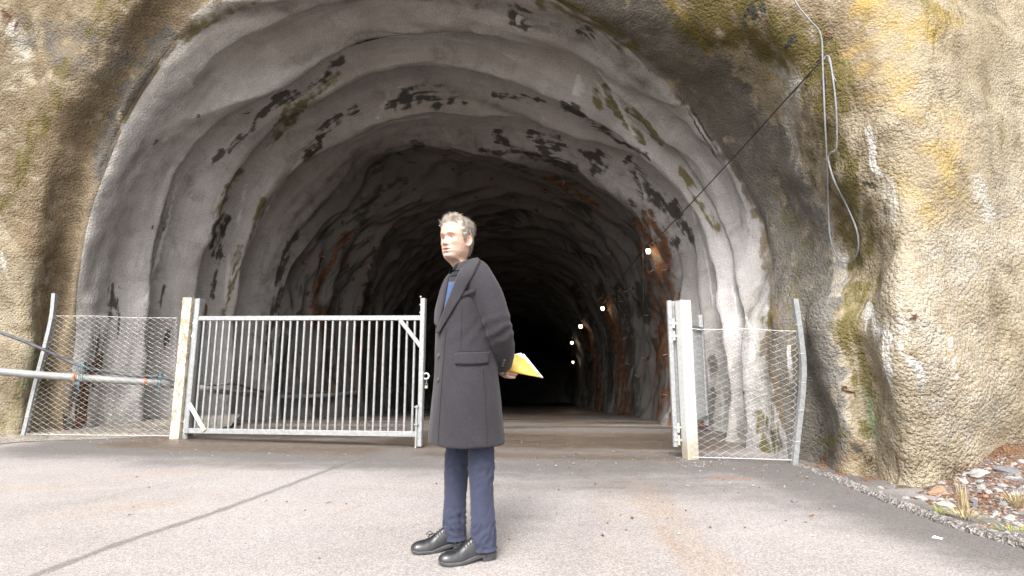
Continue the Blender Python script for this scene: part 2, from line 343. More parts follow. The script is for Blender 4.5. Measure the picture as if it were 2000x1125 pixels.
def ring_m(y):
    cx = np.interp(y, CL[:, 0], CL[:, 1]); fz = float(road_z(y))
    W, H, S = 4.35, 6.5, 2.1
    c = np.cos(TH); s = np.sin(TH)
    X = W*np.sign(c)*np.abs(c)**0.92; Z = np.where(s >= 0, S+(H-S)*np.abs(s)**0.95, S+s*W*1.7)
    X = np.where(s < 0, W*np.sign(c)*np.abs(c)**0.3*(1-0.06*np.abs(s)*3), X)
    heading = (np.interp(y+1, CL[:, 0], CL[:, 1])-np.interp(y-1, CL[:, 0], CL[:, 1]))/2
    return np.stack([cx+X, y - X*heading*0.9 + 0*X, fz+Z], -1)
def hollow(a, b, t, out):                       # between two lips the lining swells outwards
    m = a*(1-t)+b*t; cx = np.interp(m[:, 1], CL[:, 0], CL[:, 1]); v = np.stack([m[:, 0]-cx, 0*cx, m[:, 2]-2.0], -1)
    v /= np.linalg.norm(v, axis=1)[:, None]; return m + v*out
seq = [R6, R5, R4, R3, R2, R1, RA, hollow(RA, RB, .55, .05), RB, hollow(RB, RC, .22, .38), RC, hollow(RC, RD, .2, .46), RD, hollow(RD, RE, .2, .5), RE]
y_far = [14.5, 16, 17.7, 19.4, 21.2, 23.2, 25.5, 28, 31, 34.5, 38.5, 43, 48, 54, 61, 69, 76]
seq += [hollow(RE, ring_m(14.5), .3, .22)]
for y in y_far: seq.append(ring_m(y))
counts = [26, 44, 52, 40, 44, 30, 40, 32, 26, 32, 26, 34, 28, 34, 30, 30] + [20]*8 + [12]*8
iA = 6; rowA = sum(counts[:iA]); rowE = sum(counts[:14])
rows = []; Q = [2*seq[0]-seq[1]] + seq + [2*seq[-1]-seq[-2]]
for i in range(1, len(Q)-2):
    n = counts[i-1]; a, b, c, d = Q[i-1], Q[i], Q[i+1], Q[i+2]
    l1 = np.linalg.norm(b-a, axis=1)[:, None]; l2 = np.linalg.norm(c-b, axis=1)[:, None]; l3 = np.linalg.norm(d-c, axis=1)[:, None]
    m1 = ((c-b)/l2*l1 + (b-a)/l1*l2)/(l1+l2)*l2; m2 = ((d-c)/l3*l2 + (c-b)/l2*l3)/(l2+l3)*l2
    for k in range(n):
        t = k/n; rows.append((2*t**3-3*t*t+1)*b+(t**3-2*t*t+t)*m1+(-2*t**3+3*t*t)*c+(t**3-t*t)*m2)
rows.append(seq[-1])
end = seq[-1].mean(0)
for t in (.3, .6, .85, .99): rows.append(seq[-1]*(1-t)+end*t)
G = np.array(rows); NR = len(G)
# normals of the undisturbed surface, then relief
def normals(G):
    du = np.gradient(G, axis=0); dv = np.gradient(G, axis=1); n = np.cross(du, dv); return n/np.maximum(np.linalg.norm(n, axis=2), 1e-9)[:, :, None]
Nn = normals(G)
ref = np.array([np.interp(np.clip(G[..., 1].mean(1), 0, 76), CL[:, 0], CL[:, 1])]).T
if ((Nn[rowA+60]*np.stack([ref[rowA+60, 0]-G[rowA+60][:, 0], 0*G[rowA+60][:, 0], 2-G[rowA+60][:, 2]], -1)).sum(1)).mean() < 0: Nn = -Nn
flat = G.reshape(-1, 3); ri = np.repeat(np.arange(NR), NPHI)
outer = 1-sstep(rowA-14, rowA+8, ri); deep = sstep(rowE-30, rowE+30, ri); near_ = (1-outer)*(1-deep)
phi = np.tile(np.arange(NPHI)/NPHI, NR)
# coordinates that run along the arch, for relief that follows the rounds of the excavation
arch = np.stack([flat[:, 1]*1.0, phi*9, flat[:, 1]*0+3.1], -1)
d = outer*(0.10*fbm(flat*0.95, 2) + 0.022*fbm(flat*3.6+9, 2))
ridn = 1-np.abs(fbm(np.stack([arch[:, 0]*.95+phi*1.2+9, arch[:, 1]*0.30, arch[:, 2]+9], -1), 2))*1.9
d = d + near_*(0.17*(ridn-.5)*(np.where(phi < .5, .55, .15)+np.where(phi < .5, .45, .85)*sstep(.14, .34, phi)*sstep(.86, .66, phi)) + 0.105*fbm(arch*np.array([1.0, .75, 1])+4, 3) + 0.03*fbm(flat*2.6, 2))
wv = perlin(arch*np.array([.5, .7, 1])+31)
rid = 1-np.abs(fbm(np.stack([arch[:, 0]*0.85+wv*0.45+phi*1.5, arch[:, 1]*0.36+wv*.3, arch[:, 2]], -1), 3))*1.6
rid2 = 1-np.abs(perlin(np.stack([arch[:, 0]*2.3+wv*1.3, arch[:, 1]*1.9, arch[:, 2]+5], -1)))*1.8
d = d + deep*(0.42*rid - 0.22 + 0.10*rid2 + 0.10*fbm(flat*0.9+3, 2))
flat = flat + Nn.reshape(-1, 3)*d[:, None]
G = flat.reshape(NR, NPHI, 3)
VPX, VPY = to_px(flat); VD = flat[:, 1]
# stains, lichen, lime and wet patches where they sit, plus shade painted deep inside and in hollows
MK = {k: np.zeros(len(flat)) for k in MASKS}
zone_ok = {'o': ri < rowA+6, 'i': (ri >= rowA-3) & (ri < rowE+70), 'd': ri >= rowE-10, 'a': ri >= 0, 'n': ri < rowE+20}
WX = fbm(flat*2.3+40, 2)+.75*perlin(flat*9+3); WY = fbm(flat*2.3+80, 2)+.75*perlin(flat*9+53); WV = fbm(flat*5.0+11, 3); WAMP = 1.15
def stroke(mask, pts, w, strength=1.0, zone='a', soft=0.6):
    z = np.where(zone_ok[zone])[0]; x = VPX[z]; y = VPY[z]
    pts = [(float(a), float(b)) for a, b in pts]
    R = w*(1+soft)+4; am = .7*min(w, 26)+1.5
    x = x+WX[z]*am; y = y+WY[z]*am; R += am
    xs = [p[0] for p in pts]; ys = [p[1] for p in pts]
    k = (x > min(xs)-R) & (x < max(xs)+R) & (y > min(ys)-R) & (y < max(ys)+R); z = z[k]; x = x[k]; y = y[k]
    if not len(z): return
    best = np.full(len(z), 1e9)
    if len(pts) == 1: best = np.hypot(x-pts[0][0], y-pts[0][1])
    for (ax, ay), (bx, by) in zip(pts[:-1], pts[1:]):
        dx, dy = bx-ax, by-ay; L = dx*dx+dy*dy+1e-9; t = np.clip(((x-ax)*dx+(y-ay)*dy)/L, 0, 1)
        # taper toward both ends of a multi-point run
        best = np.minimum(best, np.hypot(x-ax-t*dx, y-ay-t*dy))
    v = strength*(1-sstep(w*(1-soft*0.6), w*(1+soft), best))*np.clip(1+0.7*WV[z], .2, 1.25)
    MK[mask][z] = np.maximum(MK[mask][z], v)
S = stroke
MK['tan'][:] = 0.95*(1-sstep(rowA-6, rowA+3, ri))
MK['grain'][:] = outer*1.0 + (1-outer)*(0.42*(1-deep)+0.10*deep)
# left face
S('brown', [(122, 860), (120, 700), (128, 560), (150, 420), (195, 300), (250, 180), (320, 60), (390, -40), (470, -110)], 36, 1.0, 'o', .5)
S('brown', [(95, 400), (90, 250), (150, 120), (260, 20), (380, -80)], 80, .8, 'o', .6)
S('brown', [(60, 480), (50, 400)], 34, .6, 'o'); S('brown', [(0, 120), (50, 240), (10, 360)], 44, .75, 'o'); S('brown', [(120, 40), (220, -20), (60, 10)], 40, .7, 'o')
S('grey', [(60, 60), (110, 80), (200, 60), (230, 110), (120, 150)], 38, .5, 'o')
S('grey', [(330, 60), (280, 130), (225, 230), (190, 330)], 16, .9, 'o')
S('moss', [(135, 120), (105, 190), (62, 285), (20, 370), (-20, 420)], 17, .62, 'o')
S('moss', [(200, 20), (250, -10), (190, 60)], 24, .5, 'o'); S('moss', [(40, 640), (75, 700), (60, 760), (20, 820)], 28, .42, 'o')
S('pale', [(20, 60), (40, 100), (10, 140)], 20, .8, 'o'); S('rust', [(5, 20), (28, 45)], 6, .7, 'o')
S('white', [(5, 500), (12, 520)], 5, .8, 'o'); S('green', [(60, 690), (45, 720), (60, 760)], 16, .6, 'o')
# arch rim, mossy
S('pale', [(200, 330), (250, 230), (310, 130), (370, 40), (430, -10)], 20, .75, 'n'); S('moss', [(355, 75), (400, 40), (450, 22), (500, 0), (560, -30)], 12, .62, 'n')
S('pale', [(145, 650), (152, 500), (170, 420), (200, 330)], 14, .6, 'n')
S('moss', [(1060, 0), (1110, 15), (1150, 40), (1230, 85)], 16, .6, 'n'); S('pale', [(1100, 30), (1200, 90), (1290, 165), (1360, 245)], 12, .5, 'n')
# right face
S('grey', [(1150, -40), (1260, 60), (1350, 130), (1440, 240), (1510, 350), (1560, 470), (1575, 600), (1580, 750), (1590, 870)], 60, 1.0, 'o', .45)
S('brown', [(1215, 45), (1265, 90), (1325, 160), (1385, 225), (1440, 310)], 14, .8, 'o'); S('brown', [(1450, 330), (1490, 430), (1520, 560), (1530, 640), (1545, 760)], 14, .8, 'n')
S('moss', [(1360, 30), (1450, 50), (1530, 70), (1590, 110), (1620, 170)], 55, .78, 'o'); S('brown', [(1380, 20), (1500, 40), (1600, 90), (1660, 120)], 62, .85, 'o')
S('ochre', [(1305, 0), (1350, 50), (1385, 105)], 7, .95, 'o'); S('ochre', [(1430, 100), (1450, 108)], 14, .6, 'o'); S('ochre', [(1497, 150), (1505, 158)], 8, .6, 'o')
S('brown', [(1440, 160), (1470, 220), (1480, 280)], 12, .5, 'o')
S('pale', [(1515, 115), (1545, 165), (1549, 255), (1552, 325), (1585, 385), (1618, 440), (1645, 500), (1640, 560), (1605, 605), (1612, 680), (1635, 760), (1650, 810)], 15, .8, 'o', .7)
S('pale', [(1625, 640), (1632, 720), (1640, 780)], 22, .6, 'o', .7)
S('moss', [(1595, 170), (1612, 250), (1640, 330), (1668, 420), (1690, 500), (1690, 580)], 26, .72, 'o', .7); S('moss', [(1672, 560), (1662, 640), (1690, 760), (1700, 830)], 24, .7, 'o', .7)
S('brown', [(1590, 200), (1600, 300), (1640, 400), (1660, 470)], 30, .5, 'o'); S('brown', [(1660, 60), (1665, 200), (1690, 330), (1720, 430)], 36, .4, 'o', .9)
S('moss', [(1580, 300), (1590, 360)], 12, .6, 'o'); S('moss', [(1520, 360), (1540, 420), (1570, 470)], 14, .5, 'o')
S('ochre', [(1700, 20), (1760, 50), (1830, 40)], 45, .75, 'o', .9); S('ochre', [(1690, 120), (1760, 180), (1830, 240), (1860, 330), (1840, 400)], 52, .62, 'o', 1.0)
S('ochre', [(1800, 45), (1810, 85)], 12, .9, 'o'); S('moss', [(1780, 10), (1840, 30), (1810, 90)], 26, .5, 'o', .9)
S('moss', [(1820, 180), (1830, 240)], 18, .45, 'o'); S('moss', [(1760, 470), (1740, 380)], 20, .35, 'o'); S('ochre', [(1750, 340), (1800, 380), (1870, 350)], 40, .5, 'o', 1)
S('brown', [(1680, 30), (1660, 120), (1690, 200)], 26, .45, 'o')
for ln, w in (([(1697, 255), (1703, 300), (1716, 340)], 7), ([(1735, 370), (1742, 420)], 16), ([(1900, 355), (1920, 385), (1930, 420)], 17), ([(1856, 665), (1868, 690), (1868, 740)], 7), ([(1757, 600), (1766, 645)], 9), ([(1700, 590), (1712, 640)], 4),
              ([(1715, 640), (1745, 660), (1770, 690), (1800, 715)], 7), ([(1735, 680), (1738, 720)], 8)): S('white' if w < 9 else 'pale', ln, w, .85, 'o')
S('dark', [(1805, 722), (1790, 712)], 3, .7, 'o'); S('brown', [(1785, 690), (1800, 710)], 12, .6, 'o')
S('pale', [(1980, 420), (1850, 500), (1790, 620), (1900, 800)], 90, .45, 'o', .9)
S('green', [(1685, 770), (1700, 800), (1712, 850)], 13, .8, 'o'); S('green', [(1730, 800), (1750, 820)], 12, .5, 'o'); S('rust', [(1765, 840), (1755, 890)], 4, .4, 'o')
S('brown', [(1590, 890), (1620, 860), (1660, 880), (1690, 905)], 24, 1.0, 'o'); S('rust', [(1600, 893), (1650, 880)], 12, .55, 'o'); S('dark', [(1668, 870), (1690, 900)], 9, .8, 'o'); S('moss', [(1600, 870), (1640, 850)], 12, .6, 'o')
S('rust', [(1870, 930), (1900, 905)], 16, .4, 'o')
for g_ in ([(1452, 42), (1471, 10)], [(1472, 38), (1490, 6)], [(1534, 96), (1551, 70)], [(1594, 178), (1612, 152)], [(1690, 356), (1712, 366)]): S('dark', g_, 2.5, 1.0, 'o', .8)
# right inner wall behind the wire mesh
S('brown', [(1520, 600), (1515, 660), (1530, 740), (1560, 830)], 20, .9, 'n'); S('moss', [(1497, 622)], 10, .8, 'n'); S('moss', [(1530, 600), (1560, 680)], 16, .5, 'n')
S('white', [(1539, 675), (1546, 735)], 4, .9, 'n'); S('pale', [(1400, 640), (1430, 760), (1440, 850)], 34, .6, 'i'); S('pale', [(1470, 600), (1485, 680), (1510, 800)], 22, .75, 'i')
S('moss', [(1485, 810), (1500, 870)], 13, .75, 'n'); S('moss', [(1515, 800), (1520, 870)], 8, .6, 'n'); S('white', [(1459, 620), (1470, 650), (1475, 700)], 3, .7, 'i'); S('white', [(1410, 760), (1415, 850)], 4, .5, 'i')
S('grey', [(1395, 700), (1388, 850)], 8, .8, 'i'); S('grey', [(1440, 770), (1450, 850)], 8, .5, 'i'); S('rust', [(1375, 830), (1368, 850)], 10, .8, 'i')
# inner rings, left
for pts, w in (([(606, 168), (640, 150), (668, 116)], 8), ([(572, 190), (552, 196)], 13), ([(530, 205), (480, 262), (420, 312)], 6), ([(428, 500), (424, 460), (437, 430)], 9), ([(640, 250), (628, 272), (607, 300)], 8), ([(664, 222), (640, 250)], 9),
               ([(792, 190), (790, 200)], 13), ([(822, 186), (852, 184), (850, 198)], 13), ([(766, 208)], 10), ([(882, 192)], 9), ([(905, 196)], 7), ([(700, 210), (690, 214)], 10), ([(965, 184), (1000, 191), (1050, 192)], 5), ([(1104, 204), (1135, 222)], 8),
               ([(1150, 240), (1210, 275), (1260, 300)], 5), ([(1310, 160), (1350, 215), (1400, 300)], 5), ([(970, 266), (985, 272)], 9), ([(1040, 262), (1062, 292)], 10), ([(1085, 280)], 13), ([(1165, 300), (1162, 330)], 9),
               ([(1232, 322), (1262, 372), (1310, 405), (1350, 462)], 12), ([(1318, 472)], 9), ([(580, 455), (556, 500), (541, 575), (528, 640), (520, 700)], 8), ([(700, 425), (745, 368), (795, 354)], 7), ([(715, 395), (712, 440)], 9), ([(740, 325)], 11), ([(815, 286)], 10),
               ([(872, 304)], 9), ([(940, 290), (1060, 305), (1120, 330)], 7), ([(1090, 350), (1140, 400), (1150, 430)], 9), ([(420, 520), (412, 580)], 4), ([(1140, 300), (1180, 325)], 7), ([(1230, 394)], 7), ([(222, 562), (221, 612)], 9), ([(195, 645), (188, 690), (172, 740)], 13),
               ([(160, 780), (140, 830)], 18), ([(100, 780), (110, 840)], 18), ([(330, 640), (320, 668)], 3), ([(1010, 30), (1014, 45)], 12), ([(1135, 58), (1150, 64)], 9), ([(310, 590), (322, 560)], 3)): S('dark', pts, w, .80, 'i', 1.15)
for pts, w in (([(655, 145), (612, 190), (575, 215), (545, 250)], 12), ([(560, 240), (530, 280)], 6), ([(628, 270), (600, 310)], 6), ([(1180, 168), (1212, 225), (1255, 275)], 8), ([(1228, 212), (1295, 278)], 6), ([(1330, 330), (1400, 440)], 8), ([(440, 420), (425, 480)], 7),
               ([(470, 480), (455, 560), (430, 620)], 7), ([(470, 330), (420, 420)], 7), ([(1160, 180), (1170, 210)], 8), ([(520, 380), (490, 460)], 5)): S('moss', pts, w, .75, 'i', .6)
for pts, w in (([(593, 312), (560, 342), (524, 400), (502, 442), (480, 492), (452, 545)], 2.2), ([(482, 360), (466, 440)], 2), ([(447, 500), (441, 595)], 3), ([(838, 226), (765, 238)], 2), ([(347, 342), (330, 420), (302, 520), (288, 585)], 3), ([(740, 232), (762, 178), (790, 170)], 2),
               ([(1130, 150), (1121, 182)], 5), ([(1162, 158), (1182, 188)], 3), ([(1198, 180), (1218, 222)], 3), ([(1240, 330), (1262, 392)], 2), ([(1220, 230), (1236, 262)], 3), ([(1352, 410), (1380, 500), (1392, 600)], 2), ([(200, 620), (190, 640)], 9), ([(800, 180), (830, 178)], 2), ([(1012, 30), (1012, 42)], 3),
               ([(1432, 560), (1440, 640)], 2), ([(370, 155), (375, 168)], 4), ([(288, 690), (284, 720)], 4), ([(525, 700), (520, 760)], 3), ([(1340, 205), (1400, 300)], 2)): S('white', pts, w, .8, 'i', .7)
for pts, w, s_ in (([(185, 700), (172, 760), (150, 835)], 9, 1), ([(140, 800), (150, 840)], 8, .8), ([(396, 600), (388, 660)], 7, .9), ([(680, 455), (648, 510), (618, 560), (612, 640)], 7, .95), ([(622, 590), (632, 640)], 10, .8), ([(1268, 420), (1285, 470), (1302, 540), (1312, 600)], 15, .72),
               ([(1240, 428), (1280, 495)], 7, .9), ([(1245, 480), (1270, 545), (1285, 600), (1290, 700), (1285, 800)], 10, .7), ([(1185, 590), (1212, 680), (1218, 820)], 11, .95), ([(1140, 640), (1165, 700), (1170, 800)], 9, .85), ([(1300, 640), (1318, 740), (1316, 835)], 11, .9), ([(1060, 345), (1120, 375), (1165, 400)], 4, .9),
               ([(700, 640), (690, 780)], 8, .6), ([(745, 620), (730, 780)], 8, .6), ([(495, 620), (490, 700)], 4, .5)): S('rust', pts, w, s_, 'a', .6)
for pts, w in (([(1205, 560), (1225, 640), (1240, 800)], 8), ([(1170, 560), (1190, 640), (1195, 780)], 7), ([(1120, 560), (1150, 640), (1150, 780)], 6), ([(640, 600), (640, 780)], 9), ([(560, 640), (540, 780)], 8), ([(1280, 440), (1300, 500)], 6), ([(780, 600), (770, 790)], 10), ([(720, 560), (700, 640), (715, 780)], 8), ([(1250, 560), (1262, 620)], 12)): S('dark', pts, w, .9, 'd', .6)
S('pale', [(215, 790), (240, 830)], 22, .8, 'i'); S('pale', [(160, 640), (220, 700), (300, 780)], 40, .35, 'i')
def gs0(v): return np.exp(-v*v)
def drip(key, lo, hi):
    m_ = MK[key].reshape(NR, NPHI); q_ = (lo+(hi-lo)*np.clip(.5+.9*fbm(np.stack([flat[:, 0]*13, flat[:, 1]*13, flat[:, 2]*.5], -1), 2), 0, 1)).reshape(NR, NPHI); mid = NPHI//2
    for k in range(mid, 0, -1): m_[:, k-1] = np.maximum(m_[:, k-1], m_[:, k]*q_[:, k])
    for k in range(mid, NPHI-1): m_[:, k+1] = np.maximum(m_[:, k+1], m_[:, k]*q_[:, k])
drip('dark', .40, .965); drip('white', .5, .97); drip('rust', .5, .96); drip('moss', .4, .93)
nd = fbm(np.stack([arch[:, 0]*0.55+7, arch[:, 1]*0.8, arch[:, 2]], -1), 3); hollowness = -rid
MK['dark'] = np.maximum(MK['dark'], deep*np.clip(0.22+0.75*nd+0.35*(hollowness+0.55), 0, .75)*sstep(rowE+5, rowE+60, ri))  # deep wet patches, with painted shade added in the rib hollows
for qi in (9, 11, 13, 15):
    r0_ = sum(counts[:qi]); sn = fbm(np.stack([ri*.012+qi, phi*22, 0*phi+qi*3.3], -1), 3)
    MK['dark'] = np.maximum(MK['dark'], gs0((ri-r0_-2)/6.0)*np.clip(.25+1.1*sn, 0, .85)*sstep(.03, .12, phi)*sstep(.97, .88, phi))  # creases behind the lips darkened: seep marks and painted shade together
nr = fbm(np.stack([arch[:, 0]*0.5+70, arch[:, 1]*0.45, arch[:, 2]], -1), 3)
MK['rust'] = np.maximum(MK['rust'], deep*np.clip(1.1*nr-0.16, 0, .6)*(np.abs(phi-.5)*2))
nb = fbm(flat*0.9+50, 3)
MK['moss'] = np.maximum(MK['moss'], outer*np.clip(0.9*nb-0.22, 0, .38)); MK['pale'] = np.maximum(MK['pale'], near_*np.clip(1.1*fbm(arch*np.array([.8, .5, 1])+90, 3), 0, .55))
MK['grey'] = np.maximum(MK['grey'], near_*np.clip(0.9*fbm(arch*np.array([1.5, .35, 1])+190, 3)-.05, 0, .5)); MK['deepshade'] = deep*.85  # far lining darkened in its colour to deepen the shade
arclen = np.concatenate([np.zeros((NR, 1)), np.cumsum(np.linalg.norm(np.diff(G, axis=1), axis=2), axis=1)], 1); rowlen = np.concatenate([[0], np.cumsum(np.linalg.norm(np.diff(G[:, NPHI//4], axis=0), axis=1))])
ARCHV = np.stack([(rowlen[:, None]+0*arclen).ravel()*9.0, (arclen-arclen[:, NPHI//2:NPHI//2+1]).ravel()*1.1, 0*arclen.ravel()], -1)
def rock_object(name, r0, r1):
    sub = G[r0:r1+1].reshape(-1, 3); m = r1-r0+1
    i = np.arange(m-1)[:, None]*NPHI; k = np.arange(NPHI-1)[None]
    F = np.stack([i+k, i+k+1, i+k+1+NPHI, i+k+NPHI], -1).reshape(-1, 4)
    me = bpy.data.meshes.new(name); me.vertices.add(len(sub)); me.vertices.foreach_set('co', sub.ravel())
    me.loops.add(F.size); me.loops.foreach_set('vertex_index', F.ravel().astype(np.int32))
    me.polygons.add(len(F)); me.polygons.foreach_set('loop_start', np.arange(0, F.size, 4, dtype=np.int32))
    me.polygons.foreach_set('use_smooth', np.ones(len(F), bool)); me.update(calc_edges=True); me.validate()
    for kk in MASKS:
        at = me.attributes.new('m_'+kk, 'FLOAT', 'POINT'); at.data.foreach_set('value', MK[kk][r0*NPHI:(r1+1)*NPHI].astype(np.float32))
    at = me.attributes.new('arch', 'FLOAT_VECTOR', 'POINT'); at.data.foreach_set('vector', ARCHV[r0*NPHI:(r1+1)*NPHI].astype(np.float32).ravel())
    me.materials.append(M['rock'])
    o = bpy.data.objects.new(name, me); COL.objects.link(o); o['kind'] = 'structure'
    return o
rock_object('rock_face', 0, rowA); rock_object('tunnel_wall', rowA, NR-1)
def surf(px, py, rad=9, lift=0.0):              # the point of the rock seen at a place in the photograph
    k = np.where((np.abs(VPX-px) < rad) & (np.abs(VPY-py) < rad) & (VD > 1))[0]
    if not len(k): return surf(px, py, rad*2, lift)
    k = k[VD[k] < VD[k].min()+0.5]; j = k[np.argmin((VPX[k]-px)**2+(VPY[k]-py)**2)]
    q = px3(px, py, VD[j]); c = np.array([0, 0, CAMZ]); d_ = q-c
    return V3(c + d_*(1-lift/np.linalg.norm(d_)))
def surf_n(px, py):
    k = np.where((np.abs(VPX-px) < 14) & (np.abs(VPY-py) < 14) & (VD > 1))[0]; k = k[VD[k] < VD[k].min()+0.5]
    n = Nn.reshape(-1, 3)[k].mean(0); n = Vector(n).normalized(); p = surf(px, py)
    return n if n.dot(Vector((0, 0, CAMZ))-p) > 0 else -n
# hillside above and around, so that the cutting goes on outside the frame

# ------------------------------------------------------------------ road, tunnel floor, verge
def sheet(name, xs, ys, zf, mat, strokes=(), kind='structure', base=None):
    X, Y = np.meshgrid(xs, ys); Pp = np.stack([X.ravel(), Y.ravel(), np.zeros(X.size)], -1); Pp[:, 2] = zf(Pp[:, 0], Pp[:, 1])
    m, n = len(ys), len(xs); i = np.arange(m-1)[:, None]*n; k = np.arange(n-1)[None]
    F = np.stack([i+k, i+k+1, i+k+1+n, i+k+n], -1).reshape(-1, 4)
    me = bpy.data.meshes.new(name); me.from_pydata(Pp.tolist(), [], F.tolist()); me.polygons.foreach_set('use_smooth', [True]*len(F))
    pxx, pyy = to_px(Pp); vis = Pp[:, 1] > 0.8
    for kk in ('wet', 'dust', 'seam', 'rust', 'shine'):
        v = np.zeros(len(Pp))
        if base and kk in base: v[:] = base[kk](Pp)
        for mk, pts, w, s_, soft in strokes:
            if mk != kk: continue
            best = np.full(len(Pp), 1e9)
            gp = [gnd(*p) for p in pts]
            # w is a half width in metres on the ground
            for a, b in zip(gp[:-1], gp[1:]):
                dx, dy = b.x-a.x, b.y-a.y; L = dx*dx+dy*dy+1e-9; t = np.clip(((Pp[:, 0]-a.x)*dx+(Pp[:, 1]-a.y)*dy)/L, 0, 1)
                best = np.minimum(best, np.hypot(Pp[:, 0]-a.x-t*dx, Pp[:, 1]-a.y-t*dy))
            v = np.maximum(v, s_*(1-sstep(w*(1-soft*.6), w*(1+soft), best)))
        at = me.attributes.new('m_'+kk, 'FLOAT', 'POINT'); at.data.foreach_set('value', v.astype(np.float32))
    me.materials.append(M[mat]); o = bpy.data.objects.new(name, me); COL.objects.link(o)
    if kind: o['kind'] = kind
    return o
road_strokes = [
    ('seam', [(40, 1135), (240, 1058), (420, 1000), (560, 950), (680, 905), (740, 885)], .034, 1.0, 1.0),
    ('wet', [(170, 868), (330, 870), (480, 876), (640, 882), (820, 890)], .62, 1.25, 1.5), ('wet', [(330, 900), (600, 905), (800, 900)], .35, .6, 1), ('wet', [(850, 862), (1330, 862)], .70, 1.0, .8), ('wet', [(500, 838), (1330, 842)], .9, .9, .5), ('wet', [(380, 850), (800, 864)], .40, .55, .9),
    ('wet', [(820, 886), (1000, 888), (1200, 894), (1330, 900), (1500, 915), (1600, 930)], .46, 1.2, 1.5), ('wet', [(1020, 925), (1250, 935), (1450, 945), (1700, 1000)], .5, .6, 1.4),
    ('wet', [(1560, 935), (1700, 985), (1850, 1030), (2000, 1075)], .42, 1.0, 1.3), ('wet', [(1450, 960), (1650, 1000), (1900, 1075)], .3, .5, 1),
    ('wet', [(1190, 920), (1160, 1000), (1100, 1135)], .11, .22, 1.2), ('wet', [(1030, 920), (960, 1000), (820, 1135)], .11, .2, 1.2), ('wet', [(420, 930), (0, 1010)], .14, .22, 1.2), ('wet', [(1000, 1010), (1060, 1012)], .06, .3, 1), ('wet', [(1030, 1035), (1065, 1036)], .04, .3, 1), ('wet', [(840, 902), (1100, 908), (1360, 914)], .5, .9, 1.4), ('shine', [(400, 848), (850, 856), (1340, 862)], .75, .75, .7), ('dust', [(1250, 940), (1290, 1000), (1340, 1060), (1400, 1120)], .16, .7, 1), ('dust', [(1140, 920), (1200, 980), (1230, 1080)], .2, .45, 1), ('dust', [(0, 960), (300, 925), (560, 912)], .2, .55, 1), ('dust', [(100, 1010), (400, 970)], .2, .5, 1),
    ('rust', [(1395, 934), (1462, 936)], .05, 1.0, .8), ('rust', [(1290, 1030), (1330, 1075)], .05, .6, 1), ('rust', [(640, 1010), (700, 990)], .04, .5, 1),
    ('dust', [(1010, 876), (1320, 886)], .10, .8, 1),
    ('shine', [(250, 866), (480, 875), (700, 880)], .28, .6, 1), ('shine', [(830, 886), (1300, 895)], .16, .5, 1)]
xs = np.concatenate([np.arange(-9.5, -4, .12), np.arange(-4, 4, .05), np.arange(4, 8, .15)])
ys = np.concatenate([np.arange(-3, 1.6, .2), np.arange(1.6, 8.35, .05)]); ys[-1] = YS
sheet('road', xs, ys, lambda x, y: 0.012*perlin(np.stack([x*.5, y*.5, x*0], -1)), 'asphalt', road_strokes)
ysf = np.concatenate([np.arange(YS-.05, 16, .08), np.arange(16, 40, .3), np.arange(40, 86, 1.0)])
def floor_base_wet(Pp): return np.clip(0.85+.6*fbm(Pp*np.array([.35, .9, 1]), 3)+0.25*sstep(9, 14, Pp[:, 1]), 0, 1)
sheet('tunnel_floor', np.concatenate([np.arange(-14, -8.5, .5), np.arange(-8.5, 6, .12), np.arange(6, 30, .5)]), ysf, lambda x, y: road_z(y)-0.004+0.012*perlin(np.stack([x*.8, y*.8, x*0], -1)), 'asphalt', [], base={
    'wet': floor_base_wet, 'shine': lambda Pp: np.clip(.45+.9*fbm(Pp*np.array([.3, 1.1, 1])+8, 3), 0, 1), 'dust': lambda Pp: np.clip(.75-.3*sstep(9.5, 13, Pp[:, 1])+.6*fbm(Pp*np.array([.4, 1.4, 1])+18, 3), 0, 1),
    'rust': lambda Pp: np.clip(sstep(9, 14, Pp[:, 1])*.45+.8*fbm(Pp*np.array([.3, .9, 1])+28, 3), 0, .8)})
gb = MB(); gb.grid([[(x, y, -0.06) for x in (-90, -9, 0, 7, 90)] for y in (-90, -3, 2, 8.2)]); tag(gb.build('ground', M['gravel']), kind='structure')
def resample(pts, n):
    q = np.array([tuple(p) for p in smooth_path(pts, 8)]); s_ = np.concatenate([[0], np.cumsum(np.linalg.norm(np.diff(q, axis=0), axis=1))])
    return [Vector([float(np.interp(t, s_, q[:, c])) for c in range(3)]) for t in np.linspace(0, s_[-1], n)]
def lump_sheet(name, edge0, edge1, nu, nv, zf, mat):
    e0 = resample(edge0, nu); e1 = resample(edge1, nu); pts = []
    for j in range(nv+1):
        for a, b in zip(e0, e1):
            q = a.lerp(b, j/nv); pts.append((q.x, q.y, 0))
    n = len(e0); pts = np.array(pts); uu = np.tile(np.arange(n)/(n-1), nv+1); vv = np.repeat(np.arange(nv+1)/nv, n)
    pts[:, 2] = zf(pts, uu, vv); b = MB(); b.grid([pts[j*n:(j+1)*n] for j in range(nv+1)])
    o = b.build(name, M[mat], smooth=True); o['kind'] = 'structure'; return o
# gravel along the foot of the left rock
lump_sheet('gravel_verge', [gnd(-160, 900), gnd(0, 868), gnd(90, 862), gnd(200, 858), gnd(300, 853), gnd(345, 848), gnd(450, 833)], [gnd(-400, 845), gnd(0, 838), gnd(90, 832), gnd(200, 824), gnd(300, 818), gnd(345, 815), gnd(470, 812)], 110, 20,
           lambda p, u, v: 0.006+0.07*sstep(0, 1, v)*(1-.7*sstep(.7, 1, u)) + 0.018*fbm(p*np.array([5, 5, 1]), 3)*sstep(0, .2, v), 'gravel')
